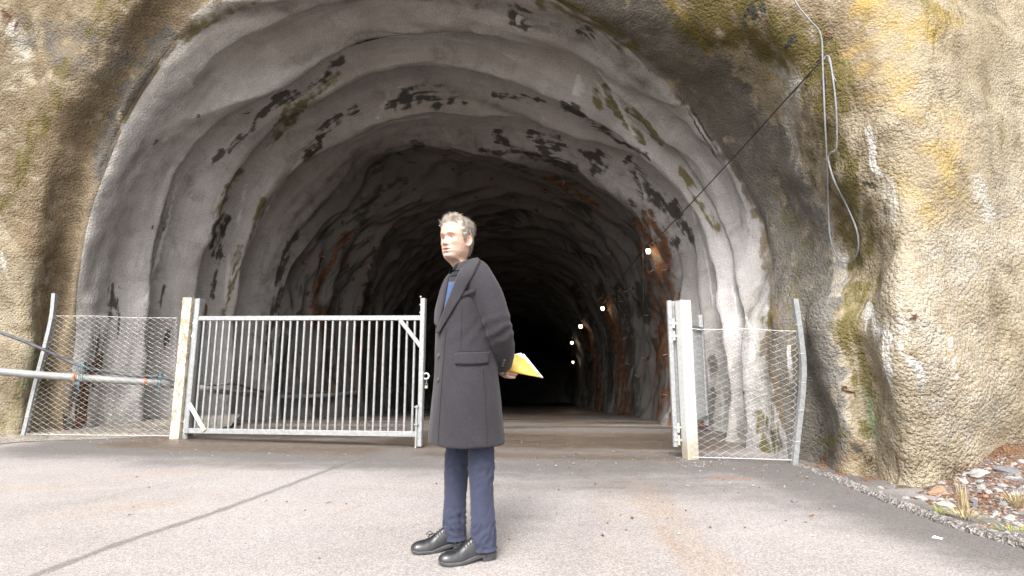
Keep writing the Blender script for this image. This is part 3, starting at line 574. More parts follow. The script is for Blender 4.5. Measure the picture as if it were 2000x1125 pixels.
# asphalt edge ridge and rubble bank on the right
bermpx = [(1540, 900), (1600, 922), (1660, 948), (1740, 980), (1850, 1022), (2000, 1066), (2150, 1108), (2400, 1170)]
bp = smooth_path([gnd(*p) for p in bermpx], 10)
def berm_mesh():
    rowsb = []
    for q in range(len(bp)-1):
        for t in np.linspace(0, 1, 5)[:-1]:
            rowsb.append(bp[q].lerp(bp[q+1], t))
    cs = []; W = 0.065
    for i, c in enumerate(rowsb):
        tdir = (rowsb[min(i+1, len(rowsb)-1)]-rowsb[max(i-1, 0)]).normalized(); nrm = Vector((-tdir.y, tdir.x, 0))
        u = i/len(rowsb); hgt = 0.045*min(1, u*4)
        cs.append([c+nrm*(W*math.cos(a))+Vector((0, 0, -.01+hgt*math.sin(a)**.7)) for a in np.linspace(0, math.pi, 15)])
    A_ = np.array(cs).reshape(-1, 3); nz = fbm(A_*28, 2)*.016; A_[:, 2] += nz; A_[:, 0] += perlin(A_*33+5)*.012; A_[:, 1] += perlin(A_*33+15)*.012
    A_ = A_.reshape(len(cs), 15, 3); b = MB(); b.grid(A_); return b
tag(berm_mesh().build('asphalt_kerb', M['berm'], smooth=True, auto=35), kind='structure')
def bank_z(p, u, v):
    pxx, _ = to_px(np.concatenate([p[:, :2], 0*p[:, :1]], 1)); hgt = 0.03+0.34*sstep(1720, 1990, pxx)
    return -0.005+hgt*sstep(0.05, .85, v)+0.03*fbm(p*np.array([6, 6, 1])+3, 3)*sstep(0, .15, v)
def on_bank(pxa, pya):
    return gnd(pxa, pya)
bank = lump_sheet('rubble_bank', bp[4:], [P(1590, 885, 5.9), P(1680, 890, 5.5), P(1760, 920, 5.1), P(1860, 900, 5.3), P(2000, 880, 5.4), P(2150, 900, 5.2), P(2300, 950, 5.0), P(2500, 980, 4.6)], 150, 46, bank_z, 'soil')
# ------------------------------------------------------------------ gates
UP = Vector((0, 0, 1))
def at_px_z(px, py, base):            # height at which a vertical over `base` meets the photo row py
    return P(px, py, base.y).z
# left gate post: steel box with a chipped cream plank on its front
pb = gnd(350, 857); ptop = at_px_z(360, 583, pb)
t = thing('gate_post', 'scuffed cream-faced gate post with brown scrapes left of the barred gate', 'post', pb)
dirl = (gnd(818, 874)-pb); dirl.z = 0; dirl.normalize(); frl = Vector((dirl.y, -dirl.x, 0))
b = MB(); b.beam(dirl*.05+frl*-.07+Vector((0, 0, -.05)), dirl*.05+frl*-.07+Vector((0, 0, ptop)), .12, .12, dirl); b.build('steel_box', M['galv'], t)
b = MB(); b.beam(dirl*-.045+frl*0.02+Vector((0, 0, -.05)), dirl*-.045+frl*.02+Vector((0, 0, ptop+.01)), .15, .052, dirl); b.build('plank', M['plank'], t)
def gate_leaf(label, H, Fp, zt_h, zt_f, rail_t, rail_b, nbars, dropbolt, brace, group):
    ax = Fp-H; ax.z = 0; L = ax.length; ax.normalize(); sd_ = Vector((ax.y, -ax.x, 0))
    t = thing('gate_leaf', label, 'gate', H, 0, group)
    def q(u, z): return ax*u + UP*z
    b = MB(); b.beam(q(0, rail_b[0]-.03), q(0, zt_h), .07, .07, ax); b.build('hinge_stile', M['galv'], t)
    b = MB(); b.beam(q(L, rail_b[1]-.14), q(L, zt_f), .06, .07, ax); b.build('latch_stile', M['galv'], t)
    b = MB(); b.beam(q(.035, rail_t[0]), q(L-.03, rail_t[1]), .05, .062, sd_); b.build('top_rail', M['galv'], t)
    b = MB(); b.beam(q(.035, rail_b[0]), q(L-.03, rail_b[1]), .05, .066, sd_); b.build('bottom_rail', M['galv'], t)
    me = None
    for k in range(nbars):
        u = .035+(L-.065)*(k+.75)/(nbars+.5); f = u/L
        z0 = rail_b[0]*(1-f)+rail_b[1]*f+.033; z1 = rail_t[0]*(1-f)+rail_t[1]*f-.031
        if me is None:
            b = MB(); b.tube([(0, 0, 0), (0, 0, .5), (0, 0, 1)], .0155, 10); o = b.build('bar', M['galv'], t, True, 50); me = o.data
        else: o = bpy.data.objects.new('bar', me); COL.objects.link(o); o.parent = t
        o.location = q(u, z0); o.scale = (1, 1, z1-z0); o.rotation_euler = (0, 0, k*1.3)
    if brace:
        b = MB(); b.beam(q(L-.30, rail_t[1]-.02)+sd_*.032, q(L-.01, rail_t[1]-.36)+sd_*.032, .012, .05, sd_); b.build('corner_brace', M['galv'], t)
        b = MB(); b.beam(q(.02, rail_b[0]+.36)+sd_*.034, q(.30, rail_b[0]+.01)+sd_*.034, .012, .06, sd_); b.build('corner_brace', M['zinc'], t)
    return t, q, sd_, L
H = P(366, 845, pb.y-.06); H.z = 0; Fp = gnd(820, 874)
zt = [at_px_z(383, 622, H), at_px_z(820, 621, Fp)]; zb = [at_px_z(364, 841, H), at_px_z(817, 848, Fp)]
gl, q, sd_, L = gate_leaf('galvanised barred gate leaf standing closed left of the man', H, Fp, at_px_z(387, 585, H), at_px_z(824, 583, Fp), zt, zb, 31, True, True, 'galvanised gate leaves')
b = MB(); b.beam(q(L-.035, zb[1]+.35)+sd_*.045, q(L-.035, .0)+sd_*.045, .022, .022, sd_); b.build('drop_bolt', M['galv'], gl)
for zz in (zb[1]+.12, zb[1]+.33):
    b = MB(); b.beam(q(L-.06, zz)+sd_*.045, q(L-.01, zz)+sd_*.045, .045, .018, sd_); b.build('bolt_keeper', M['galv'], gl)
for i, fz in enumerate((.045, .16, .86, .97)):
    zz = zb[0]-.02 + (zt[0]-zb[0])*fz*1.0; zz = [zb[0]-.005, zb[0]+.11, zt[0]-.24, zt[0]-.06][i]
    b = MB(); b.beam(q(-.16, zz)+sd_*-.06, q(-.02, zz), .026, .022, UP); b.tube([q(-.045, zz-.045), q(-.045, zz+.045)], .018, 10); b.build('hinge', M['zinc'], gl, True, 40)
for k in range(3):
    b = MB(); zz = zt[1]+.07+.10*k; b.sphere(q(L-.04, zz), .014, 8, 6); b.build('stop_stud', M['galv'], gl, True)
zz = P(828, 735, Fp.y).z
b = MB(); b.tube(smooth_path([q(L+.03, zz+.03), q(L+.075, zz+.035), q(L+.095, zz+.0), q(L+.075, zz-.03), q(L+.035, zz-.028)], 5), .011, 8); b.build('latch_loop', M['zinc'], gl, True)
lk = thing('padlock', 'small open padlock hanging on a chain from the gate latch loop', 'padlock', H+q(L+.065, zz-.10))
b = MB(); b.beam((-.016, 0, -.03), (.016, 0, -.03), .02, .034, (0, 1, 0)); b.build('lock_body', M['zinc'], lk)
b = MB(); b.tube([(.011*math.cos(a), 0, -.008+.03*math.sin(a)) for a in np.linspace(0, math.pi, 9)], .0035, 6); b.build('shackle', M['galv'], lk, True)
b = MB()
for k in range(4):
    c = Vector((0, 0, .028+.013*k)); ex = Vector((1, 0, 0)) if k % 2 else Vector((0, 1, 0))
    b.tube([c+ex*(.006*math.cos(a))+UP*(.009*math.sin(a)) for a in np.linspace(0, 2*math.pi, 9)], .002, 5)
b.build('chain_link', M['galv'], lk, True)

# right gate post and the open leaf behind it
rb = gnd(1349, 896); rtop = at_px_z(1334, 588, rb)
t = thing('gate_post', 'plain square galvanised gate post with a muddy foot beside the mesh fence on the right', 'post', rb)
b = MB(); b.beam((0, 0, -.05), (0, 0, rtop), .135, .135, (1, 0.25, 0)); b.build('post_tube', M['zinc'], t)
b = MB(); b.beam((0, 0, rtop+.002), (0, 0, rtop+.008), .139, .139, (1, 0.25, 0)); b.build('post_cap', M['galv'], t)
H2 = P(1326, 864, rb.y+.13); H2.z = 0; F2 = P(1379, 812, 8.0); F2.z = 0
z2h, z2f = at_px_z(1322, 589, H2), at_px_z(1373, 615, F2)
gl2, q2, sd2, L2 = gate_leaf('galvanised gate leaf swung open against the tunnel wall behind the right post', H2, F2, z2h, z2f, [at_px_z(1340, 632, H2), at_px_z(1373, 643, F2)], [at_px_z(1330, 840, H2), at_px_z(1380, 812, F2)], 20, False, False, 'galvanised gate leaves')
b = MB(); b.beam(q2(-.03, .12)+Vector((-.05, -.05, 0)), q2(-.03, z2h)+Vector((-.05, -.05, 0)), .05, .05, (1, 0, 0)); b.build('hinge_tube', M['galv'], gl2)
for pyh in (633, 657, 833, 857):
    zz = at_px_z(1325, pyh, H2)
    b = MB(); b.beam(q2(-.03, zz)+Vector((-.06, -.07, 0)), q2(.0, zz)+Vector((.04, -.09, 0)), .02, .025, UP); b.tube([q2(-.03, zz-.05)+Vector((-.02, -.085, 0)), q2(-.03, zz+.05)+Vector((-.02, -.085, 0))], .014, 8); b.build('hinge', M['zinc'], gl2, True, 40)

# ------------------------------------------------------------------ chain link fences
def chain_fence(label, pole_px, D, c_px, Dl, Dr, post_side, seed):
    pole = [P(x, y, D) for x, y in pole_px]; base = Vector((pole[0].x, pole[0].y, 0))
    t = thing('chain_link_fence', label, 'fence', base, 0, None)
    pp = smooth_path(pole, 5); b = MB()
    for a, c in zip(pp[:-1], pp[1:]): pass
    ring = []
    for i, p in enumerate(pp):
        w, h = .026, .026
        ring.append([p-base+Vector((sx*w, sy*h, 0)) for sx, sy in ((-1, -1), (1, -1), (1, 1), (-1, 1))])
    b.grid(ring, True, True); b.build('fence_pole', M['galv'], t)
    (tl, tr, br, bl) = [P(x, y, d_)-base for (x, y), d_ in zip(c_px, (Dl, Dr, Dr, Dl))]
    W = ((tr-tl).length+(br-bl).length)/2; Hh = ((bl-tl).length+(br-tr).length)/2
    nc = int(W/.064); nr = int(Hh/.033)
    nrm = (tr-tl).cross(bl-tl).normalized()
    rg = np.random.default_rng(seed); ph = rg.uniform(0, 6, 4)
    def pt(u, v):
        a = tl.lerp(tr, u); c = bl.lerp(br, u); p = a.lerp(c, v)
        return p + nrm*(.018*math.sin(5*u+ph[0])*math.sin(4*v+ph[1])) + UP*(.006*math.sin(9*u+ph[2])*(1-v))
    b = MB()
    for c in range(nc+1):
        pts = []
        for r_ in range(nr+1):
            u = (c + (0.5 if ((r_+c) % 2) else -0.5)*1.0)/nc; u = min(max(u, 0), 1)
            pts.append(pt(u, r_/nr) + nrm*(.0025 if (r_ % 2) else -.0025))
        b.tube(pts, .0018, 4, False)
    m = b.build('wire_mesh', M['wire'], t); m['kind'] = 'stuff'
    for v, nm in ((0, 'top_wire'), (1, 'bottom_wire')):
        b = MB(); b.tube([pt(u, v)+UP*.002 for u in np.linspace(0, 1, 24)], .0028, 5); b.build(nm, M['wire'], t)
    for k in range(5):
        p = pp[int((.12+.17*k)*len(pp))]-base; b = MB()
        b.tube([p+Vector((.033*math.cos(a), .033*math.sin(a), .004*math.sin(a))) for a in np.linspace(0, 2*math.pi, 13)], .003, 5); b.build('tie_wire', M['wire'], t)
    return t
lp = [(47, 850), (61, 790), (74, 736), (88, 681), (102, 621), (107, 573)]
chain_fence('sagging wire mesh fence with a bent leaning pole beside the cream-faced post', lp, gnd(47, 853).y, [(103, 616), (347, 622), (336, 852), (50, 848)], gnd(47, 853).y, pb.y, 0, 3)
rp = [(1551, 907), (1557, 850), (1563, 800), (1567, 755), (1568, 710), (1563, 660), (1557, 618), (1552, 584)]
chain_fence('wire mesh fence panel with a bowed pole between the square post and the right rock', rp, gnd(1551, 907).y, [(1345, 642), (1560, 646), (1551, 899), (1352, 893)], rb.y-.06, gnd(1551, 907).y, 1, 5)

# ------------------------------------------------------------------ pipe, hose and their ties along the left wall
def wall_path(pts, lift, dmin=None):
    out = []
    for i, (x, y) in enumerate(pts):
        p = surf(x, y, lift=lift)
        if dmin and i < len(dmin) and dmin[i] is not None: p = P(x, y, dmin[i])
        out.append(p)
    return out
pipe_px = [(-140, 712), (-40, 722), (60, 731), (160, 738), (260, 745), (345, 752), (430, 764), (500, 771), (570, 774), (640, 772), (700, 766)]
pd = [6.9, 7.05, 7.25, 7.45, 7.7, 8.1, 8.75, None, None, None, None]
pipe_pts = wall_path(pipe_px, .22, pd)
for i in range(1, len(pipe_pts)): pipe_pts[i].y = max(pipe_pts[i].y, pipe_pts[i-1].y+.1)
pipe_pts = [P(x, y, p.y) for (x, y), p in zip(pipe_px, pipe_pts)]
b = MB(); ps = smooth_path(pipe_pts, 8); b.tube(ps, .052, 14); tag(b.build('water_pipe', M['pipe'], smooth=True, auto=50), 'thick pale grey pipe running along the foot of the left wall', 'pipe')
hose_px = [(-140, 590), (-40, 634), (40, 664), (90, 685), (135, 706), (165, 717), (200, 724), (260, 734), (310, 736), (345, 745), (380, 754), (420, 752), (460, 750), (500, 762), (560, 768), (620, 765), (700, 772)]
hd = [6.7, 6.95, 7.12, 7.24, 7.38, 7.40, 7.55, 7.7, 7.9, 8.0, 8.3, 8.65, 9.0]
hp = [P(x, y, hd[i] if i < len(hd) else float(np.interp(x, [p[0] for p in pipe_px], [w.y for w in pipe_pts]))-.06) for i, (x, y) in enumerate(hose_px)]
b = MB(); hs_ = smooth_path(hp, 7); b.tube(hs_, .021, 10); tag(b.build('power_cable', M['darkcable'], smooth=True, auto=50), 'dark thick cable slung above the grey pipe on the left wall', 'cable')
def near_path(path, px):
    a = np.array([tuple(p) for p in path]); x, _ = to_px(a); return path[int(np.argmin(np.abs(x-px)))]
def strap(px, mat, nm, r, label, cat, wd=.03):
    c = near_path(ps, px); b = MB(); d_ = (near_path(ps, px+14)-near_path(ps, px-14)).normalized(); e1 = d_.cross(UP).normalized(); e2 = e1.cross(d_)
    G_ = [[c + d_*s_*wd + (e1*math.cos(a)+e2*math.sin(a))*rr for a in np.linspace(0, 2*math.pi, 16, endpoint=False)] for s_, rr in ((-.5, r), (-.4, r+.004), (.4, r+.004), (.5, r))]
    b.grid(G_, True); tp = c+e2*(r+.0); b.beam(tp, surf(*[float(v) for v in to_px(np.array([tuple(tp)]))], lift=0.0) if False else tp+Vector((0.01, .14, .03)), .02, .008, d_)
    tag(b.build(nm, M[mat], smooth=True, auto=40), label, cat, 'straps holding the pipe')
strap(150, 'clamp', 'pipe_strap', .053, 'orange strap round the pipe below the cable crossing', 'strap', .05)
strap(277, 'clamp', 'pipe_strap', .053, 'rusty orange strap round the pipe just left of the cream-faced post', 'strap')
strap(488, 'clamp', 'pipe_strap', .053, 'rust red strap round the pipe seen through the gate bars', 'strap')
def rope(px0, label, sd0, py_up, tail):
    rg = np.random.default_rng(sd0); c = near_path(ps, px0); h = near_path(hs_, px0); b = MB(); mid = (c+h)/2
    hgt = abs(h.z-c.z)/2+.062
    for k in range(3):
        pts = []
        for a in np.linspace(0, 2*math.pi, 15):
            pts.append(mid+Vector(((k-1)*.035+.03*math.sin(a+k), -.075*math.cos(a)*1.0, hgt*math.sin(a)*(.9+.06*k))))
        b.tube(smooth_path(pts, 2), .0045, 6)
    b.tube(smooth_path([mid+Vector((.02, -.08, 0)), mid+Vector((.07, -.10, -.08)), mid+Vector((.05, -.10, -.20)), mid+Vector((.08, -.09, -tail)), mid+Vector((.05, -.09, -tail-.03))], 4), .005, 6)
    tag(b.build('rope_tie', M['rope'], smooth=True), label, 'rope', 'blue rope ties')
rope(160, 'frayed blue rope knotted round pipe and cable over the rust stain', 1, 0, .26)
rope(312, 'blue rope tie round pipe and cable close to the cream-faced post', 2, 0, .12)
rope(590, 'blue rope tie round pipe and cable seen through the middle of the gate', 3, 0, .12)

# ------------------------------------------------------------------ lamps on their cable, hanging grey cable, hooks, bolts
lampspec = [(1266, 490, 12, 'nearest lit bulb under the cable on the right tunnel wall'), (1177, 602, 9, 'second lit amber bulb along the right tunnel wall'), (1134, 637, 9, 'third lit bulb along the right tunnel wall beside a pale streak'), (1117, 669, 7, 'fourth lit bulb deep along the right tunnel wall'), (1119, 707, 5, 'farthest and lowest lit bulb deep in the tunnel')]
lamps = []
for i, (x, y, sz, lab) in enumerate(lampspec):
    p = surf(x, y, lift=.30); r = sz/2*p.y/FPX*.8
    tl_ = thing('string_lamp', lab, 'lamp', p, 0, 'lit bulbs strung along the tunnel wall'); lamps.append(p)
    b = MB(); b.grid([[(rr*r*math.cos(a), rr*r*math.sin(a), zz*r) for a in np.linspace(0, 2*math.pi, 12, endpoint=False)] for rr, zz in ((.35, -1.15), (.75, -1.05), (.95, -.4), (1.0, .2), (.85, .75))], True, True); b.build('bulb', M['bulb'], tl_, True)
    b = MB(); b.grid([[(rr*r*math.cos(a), rr*r*math.sin(a), zz*r) for a in np.linspace(0, 2*math.pi, 12, endpoint=False)] for rr, zz in ((1.05, .72), (1.1, 1.0), (.7, 1.35), (.6, 1.9), (.3, 2.1))], True, True); b.build('lamp_holder', M['cable'], tl_, True)
    for k in range(4):
        a = k*math.pi/2+.4; b = MB(); b.tube([(1.12*r*math.cos(a)*f, 1.12*r*math.sin(a)*f, zz*r) for f, zz in ((1, .9), (1.05, .1), (.95, -.8), (.3, -1.3))], r*.05, 4); b.build('cage_wire', M['cable'], tl_)
    ld = bpy.data.lights.new('bulb_light', 'POINT'); ld.energy = 1.4 if i < 3 else 1.6; ld.color = (1, .82, .55); ld.shadow_soft_size = .06
    lo = bpy.data.objects.new('bulb_light', ld); COL.objects.link(lo); lo.parent = tl_; lo.location = (0, 0, -r*2.2)
hook_p = surf(1604, 118, lift=.10)
cab = [hook_p, hook_p.lerp(P(1283, 466, lamps[0].y-.5), .5)+Vector((0, 0, -.03)), P(1283, 466, lamps[0].y-.5), lamps[0]+Vector((0, 0, .14))]
b = MB(); b.tube(smooth_path(cab, 10), .0085, 7)
pts = [lamps[0]+Vector((0, 0, .14)), surf(1225, 528, lift=.2), surf(1197, 563, lift=.2), lamps[1]+Vector((0, 0, .15)), surf(1152, 616, lift=.2), lamps[2]+Vector((0, 0, .17)), lamps[3]+Vector((0, 0, .17)), lamps[4]+Vector((0, 0, .2))]
b.tube(smooth_path(pts, 6), .012, 6)
b.tube(smooth_path([lamps[0]+Vector((-.04, 0, .14)), lamps[0]+Vector((-.12, -.03, .05)), P(1257, 540, lamps[0].y-.02), P(1256, 592, lamps[0].y)], 5), .008, 5)
tag(b.build('lamp_cable', M['cable'], smooth=True), 'thin black cable stretched from the right rock hook into the tunnel', 'cable')
loop_px = [(1530, -60), (1553, 2), (1580, 38), (1603, 68), (1607, 130), (1611, 230), (1616, 330), (1618, 400), (1622, 465), (1638, 505), (1658, 513), (1675, 494), (1674, 452), (1652, 398), (1630, 355), (1618, 312), (1624, 298), (1634, 288), (1633, 210), (1625, 140), (1620, 113), (1613, 110), (1609, 117)]
dl = [surf(x, y).y for x, y in loop_px]; dl = np.convolve(np.pad(dl, 2, 'edge'), np.ones(5)/5, 'valid'); dl = np.minimum(dl, [surf(x, y).y-.03 for x, y in loop_px])-.03
b = MB(); b.tube(smooth_path([P(x, y, d_) for (x, y), d_ in zip(loop_px, dl)], 7), .0090, 8)
b.tube(smooth_path([P(1619, 113, dl[-3]-.02), P(1627, 148, dl[-3]-.04), P(1634, 160, dl[-3]-.05)], 4), .008, 6)
tag(b.build('hanging_cable', M['cablegrey'], smooth=True), 'grey cable hanging in a long loop down the right rock', 'cable')
def hook(px, py, sz, label, flip=1, mat='rusty'):
    p = surf(px, py); n = surf_n(px, py); right = Vector((1, 0, 0)); right = (right-n*right.dot(n)).normalized(); upv = n.cross(right); upv = upv if upv.z > 0 else -upv
    r = sz*p.y/FPX; o = p
    pts = [(-1.0*flip, -.45, -.2), (-.2*flip, -.2, .3), (.45*flip, -.05, .5), (.75*flip, .25, .55), (.6*flip, .6, .5), (.2*flip, .62, .45), (.0, .4, .4)]
    b = MB(); b.tube(smooth_path([right*(a*r)+upv*(c*r)+n*(e*r*.8) for a, c, e in pts], 5), max(.0075, r*.12), 7)
    ob = b.build('wall_hook', M[mat], smooth=True); ob.location = o; tag(ob, label, 'hook', 'bent rebar hooks in the walls')
for args in ((386, 227, 6, 'bent rebar hook on the left grey lining, highest of the left hooks'), (303, 277, 7, 'bent rebar hook on the left grey lining below and left of the highest one'), (295, 445, 7, 'left of two close rebar hooks above the cream-faced post'), (316, 449, 7, 'right of two close rebar hooks above the cream-faced post'), (1455, 768, 8, 'rebar hook in the wall behind the right wire mesh', -1),
             (1622, 72, 13, 'rust red hook with a bent end at the top of the hanging cable', -1), (1603, 115, 9, 'rusty hook where the black lamp cable starts'), (1784, 620, 6, 'short rusty stub on the pale right rock face'), (1655, 762, 11, 'long rusty rod end low on the right rock corner', -1), (482, 220, 6, 'small hook at the dark ledge of the left lining')): hook(*args)
def bolt_meshes():
    b = MB(); b.beam((-.0, 0, 0), (0, 0, .02), .13, .13, (1, .4, 0)); b1 = b
    r_ = MB(); r_.tube([(0, 0, .015), (0, 0, .19)], .013, 6); n_ = MB(); n_.tube([(0, 0, .02), (0, 0, .055)], .03, 6); return b1, r_, n_
bolts = [(809, 370), (821, 392), (753, 402), (669, 434), (693, 451), (719, 467), (730, 484), (626, 499), (592, 513), (648, 511), (680, 519), (749, 502), (601, 573), (649, 579), (690, 545), (664, 605), (1104, 349), (1165, 399), (1160, 470), (1220, 457), (1195, 493), (1203, 505), (1237, 562), (1267, 533), (1307, 525), (1178, 580), (1200, 590), (1216, 563), (1131, 517), (1100, 500), (1048, 410), (1064, 376), (1097, 405), (1075, 430), (1218, 588), (1231, 566), (1269, 615), (1227, 659), (1266, 700), (1308, 691), (1232, 713), (1291, 772), (1301, 591), (885, 330), (960, 350), (1000, 385), (770, 440), (640, 640), (700, 600), (845, 400), (930, 385), (990, 440), (1190, 540), (1145, 560), (1225, 620), (1250, 740), (590, 690), (660, 700)]
proto = None; M['boltgrey'] = simple('dull_bolt_steel', (.22, .19, .17), .6, .2, .2, 30)
for i, (x, y) in enumerate(bolts):
    p = surf(x, y); n = surf_n(x, y); zq = (n*1.0+Vector((rng.normal()*.25, 0, rng.normal()*.25))).normalized().to_track_quat('Z', 'Y')
    if proto is None:
        b1, r_, n_ = bolt_meshes(); root = thing('rock_bolt', 'small rock bolt with a square plate sticking out of the dark tunnel lining', 'bolt', p, 0, 'rock bolts in the tunnel lining')
        kids = [b1.build('plate', M['rusty'], root), r_.build('rod', M['boltgrey'], root), n_.build('nut', M['rusty'], root)]; proto = (root, kids)
    else:
        root = proto[0].copy(); COL.objects.link(root)
        for c in proto[1]: d_ = c.copy(); COL.objects.link(d_); d_.parent = root
    root.location = p; root.rotation_mode = 'QUATERNION'; root.rotation_quaternion = zq; s_ = .65+.3*rng.random(); root.scale = (s_, s_, s_)

# ------------------------------------------------------------------ stones, gravel, grass, litter
from mathutils.bvhtree import BVHTree
bt = BVHTree.FromPolygons([v.co.copy() for v in bank.data.vertices], [tuple(p.vertices) for p in bank.data.polygons])
def on_bank(x, y):
    h = bt.ray_cast(Vector((x, y, 3)), Vector((0, 0, -1))); return h[0]
def bank_at_px(px, py):
    c = Vector((0, 0, CAMZ)); d_ = (P(px, py, 4)-c).normalized(); h = bt.ray_cast(c, d_); return h[0]
stone_me = []
for k in range(8):
    rg = np.random.default_rng(30+k); b = MB(); b.sphere((0, 0, 0), 1, 7, 5)
    A_ = np.array(b.v); sc_ = np.array([1, rg.uniform(.6, .9), rg.uniform(.4, .65)]); A_ = A_*sc_*(1+.30*perlin(A_*1.3+k*9)[:, None]); A_ += rg.normal(size=A_.shape)*.07
    me = bpy.data.meshes.new('stone'); me.from_pydata(A_.tolist(), [], b.f); me.materials.append(M[('stone1', 'stone2', 'stone3', 'stone4', 'stone1', 'stone2', 'stone1', 'stone1')[k]]); stone_me.append(me)
def stone(p, r, k, parent, rot=None, flatz=1.0):
    o = bpy.data.objects.new('stone', stone_me[k]); COL.objects.link(o); o.parent = parent; o.location = p-Vector((0, 0, r*.18)); o.scale = (r, r, r*flatz)
    o.rotation_euler = rot or (rng.uniform(-.4, .4), rng.uniform(-.4, .4), rng.uniform(0, 6.3)); return o
big = [(1912, 926, 24, 3), (1968, 920, 30, 1), (1832, 962, 26, 2), (1848, 988, 22, 3), (1800, 975, 14, 3), (1826, 1002, 10, 0), (1858, 1004, 15, 3), (1930, 962, 11, 0), (1990, 936, 12, 0), (1950, 960, 12, 7), (1925, 972, 9, 2), (1960, 985, 11, 0), (1985, 960, 13, 1), (1770, 975, 10, 0), (1945, 1006, 9, 3), (1996, 1000, 12, 2), (1880, 975, 8, 2), (1905, 990, 9, 1), (1720, 955, 9, 3), (1660, 920, 12, 1), (1690, 915, 8, 0), (1975, 1010, 8, 3)]
for x, y, s_, k in big:
    p = bank_at_px(x, y)
    if p is None: continue
    stone(p+Vector((0, 0, .01)), s_*p.y/FPX*.75, k, bank, (rng.uniform(-.3, .3), rng.uniform(-.3, .3), rng.uniform(-.5, .5)))
n_s = 0
while n_s < 190:
    x = rng.uniform(1640, 2130); y = rng.uniform(900, 1070)
    if x < 1800 and rng.random() < .75: continue
    p = bank_at_px(x, y)
    if p is None or p.y < 2.0: continue
    stone(p, float(np.clip(rng.lognormal(-3.75, .45), .012, .06)), int(rng.integers(0, 8)), bank); n_s += 1
def scatter(name, pts, r0, r1, mat, label=None):
    V = []; Fc = []; base = np.array([(1, 0, 0), (0, 1, 0), (-1, 0, 0), (0, -1, 0), (0, 0, .8), (0, 0, -.5)]); tri = [(0, 1, 4), (1, 2, 4), (2, 3, 4), (3, 0, 4), (1, 0, 5), (2, 1, 5), (3, 2, 5), (0, 3, 5)]
    for i, p in enumerate(pts):
        r = rng.uniform(r0, r1)*(1 if rng.random() < .85 else 1.6); a = rng.uniform(0, 6.3); c, s_ = math.cos(a), math.sin(a)
        v = base*(1+rng.uniform(-.35, .35, (6, 1)))*r; v = np.stack([v[:, 0]*c-v[:, 1]*s_, v[:, 0]*s_+v[:, 1]*c, v[:, 2]*rng.uniform(.5, 1)], -1)+np.array(p)
        V += v.tolist(); Fc += [tuple(k+6*i for k in f) for f in tri]
    me = bpy.data.meshes.new(name); me.from_pydata(V, [], Fc); o = link(name, me, M[mat]); o['kind'] = 'stuff'
    return o
chips = []
while len(chips) < 2600:
    x = rng.uniform(1600, 2140); y = rng.uniform(890, 1085)
    if x < 1780 and rng.random() < .5: continue
    p = bank_at_px(x, y)
    if p is not None and p.y > 1.8 and perlin(np.array([[p.x*2.2, p.y*2.2, .3]]))[0] > -.25: chips.append(tuple(p))
scatter('gravel_chips', chips[:1500], .005, .012, 'stone2'); scatter('gravel_chips', chips[1500:2100], .005, .013, 'stone1'); scatter('gravel_chips', chips[2100:], .005, .013, 'stone3')
crumbs = []
for x0, x1, y0, y1, n in ((150, 850, 862, 905, 150), (860, 1340, 880, 915, 230), (1320, 1420, 892, 912, 130), (1400, 1600, 900, 960, 120), (950, 1700, 910, 1060, 140), (0, 350, 846, 866, 220), (0, 900, 900, 1100, 60), (1000, 1320, 838, 870, 90)):
    for _ in range(n):
        x = rng.uniform(x0, x1); y = rng.uniform(y0, y1); g_ = gnd(x, y)
        crumbs.append((g_.x, g_.y, float(road_z(g_.y))+.004))
scatter('road_crumbs', crumbs[::8], .003, .007, 'stone4'); scatter('road_crumbs', crumbs[1::3], .004, .010, 'stone1'); scatter('road_crumbs', crumbs[2::3], .004, .010, 'soil')
M['straw'] = simple('dry_grass', (0.40, 0.325, 0.185), .8, 0, .25, 20); M['greengrass'] = simple('fresh_grass', (0.20, 0.22, 0.04), .8, 0, .25, 20)
def tuft(px, py, n, h, spread, label, mat='straw', up=0.8):
    p = bank_at_px(px, py) or gnd(px, py); b = MB()
    for _ in range(n):
        a = rng.uniform(0, 6.3); l = h*rng.uniform(.4, 1.05); o = spread*.35*rng.random()
        lean = spread*rng.uniform(.3, 1.0)*(1.2-up); dx, dy = math.cos(a), math.sin(a); w = .0022
        q0 = Vector((dx*o, dy*o, 0)); q1 = Vector((dx*(o+lean*.35), dy*(o+lean*.35), l*.6)); q2_ = Vector((dx*(o+lean), dy*(o+lean), l*rng.uniform(.6, 1)))
        s_ = Vector((-dy, dx, 0))*w
        b.add([q0-s_, q0+s_, q1-s_*.8, q1+s_*.8, q2_], [(0, 1, 3, 2), (2, 3, 4)])
    o = b.build('grass_tuft', M[mat]); o.location = p; tag(o, label, 'grass', 'dry grass tufts on the rubble bank')
tuft(1886, 1010, 46, .34, .10, 'tall dry straw-coloured grass tuft standing among the rubble', 'straw', 1.0)
tuft(1885, 1014, 90, .09, .20, 'low flattened dry grass at the foot of the tall tuft', 'straw', .3)
tuft(1988, 988, 80, .13, .16, 'bushy dry grass tuft at the right edge of the rubble', 'straw', .5)
tuft(1838, 1008, 40, .09, .12, 'small yellow-green grass tuft beside the kerb by pale stones', 'greengrass', .4)
tuft(1975, 1040, 40, .05, .2, 'sparse short grass by the kerb near the right edge', 'greengrass', .3)
b = MB(); A_ = None
b.sphere((0, 0, .008), .019, 9, 6, (1.3, .8, .7)); b.sphere((.02, .006, .006), .011, 8, 6); A_ = np.array(b.v); b.v = (A_*(1+.25*perlin(A_*60)[:, None])).tolist()
o = b.build('dirt_clod', M['stone2'], smooth=True); o.location = gnd(1551, 981); tag(o, 'small dark dirt clod lying on the road right of the man', 'dirt')
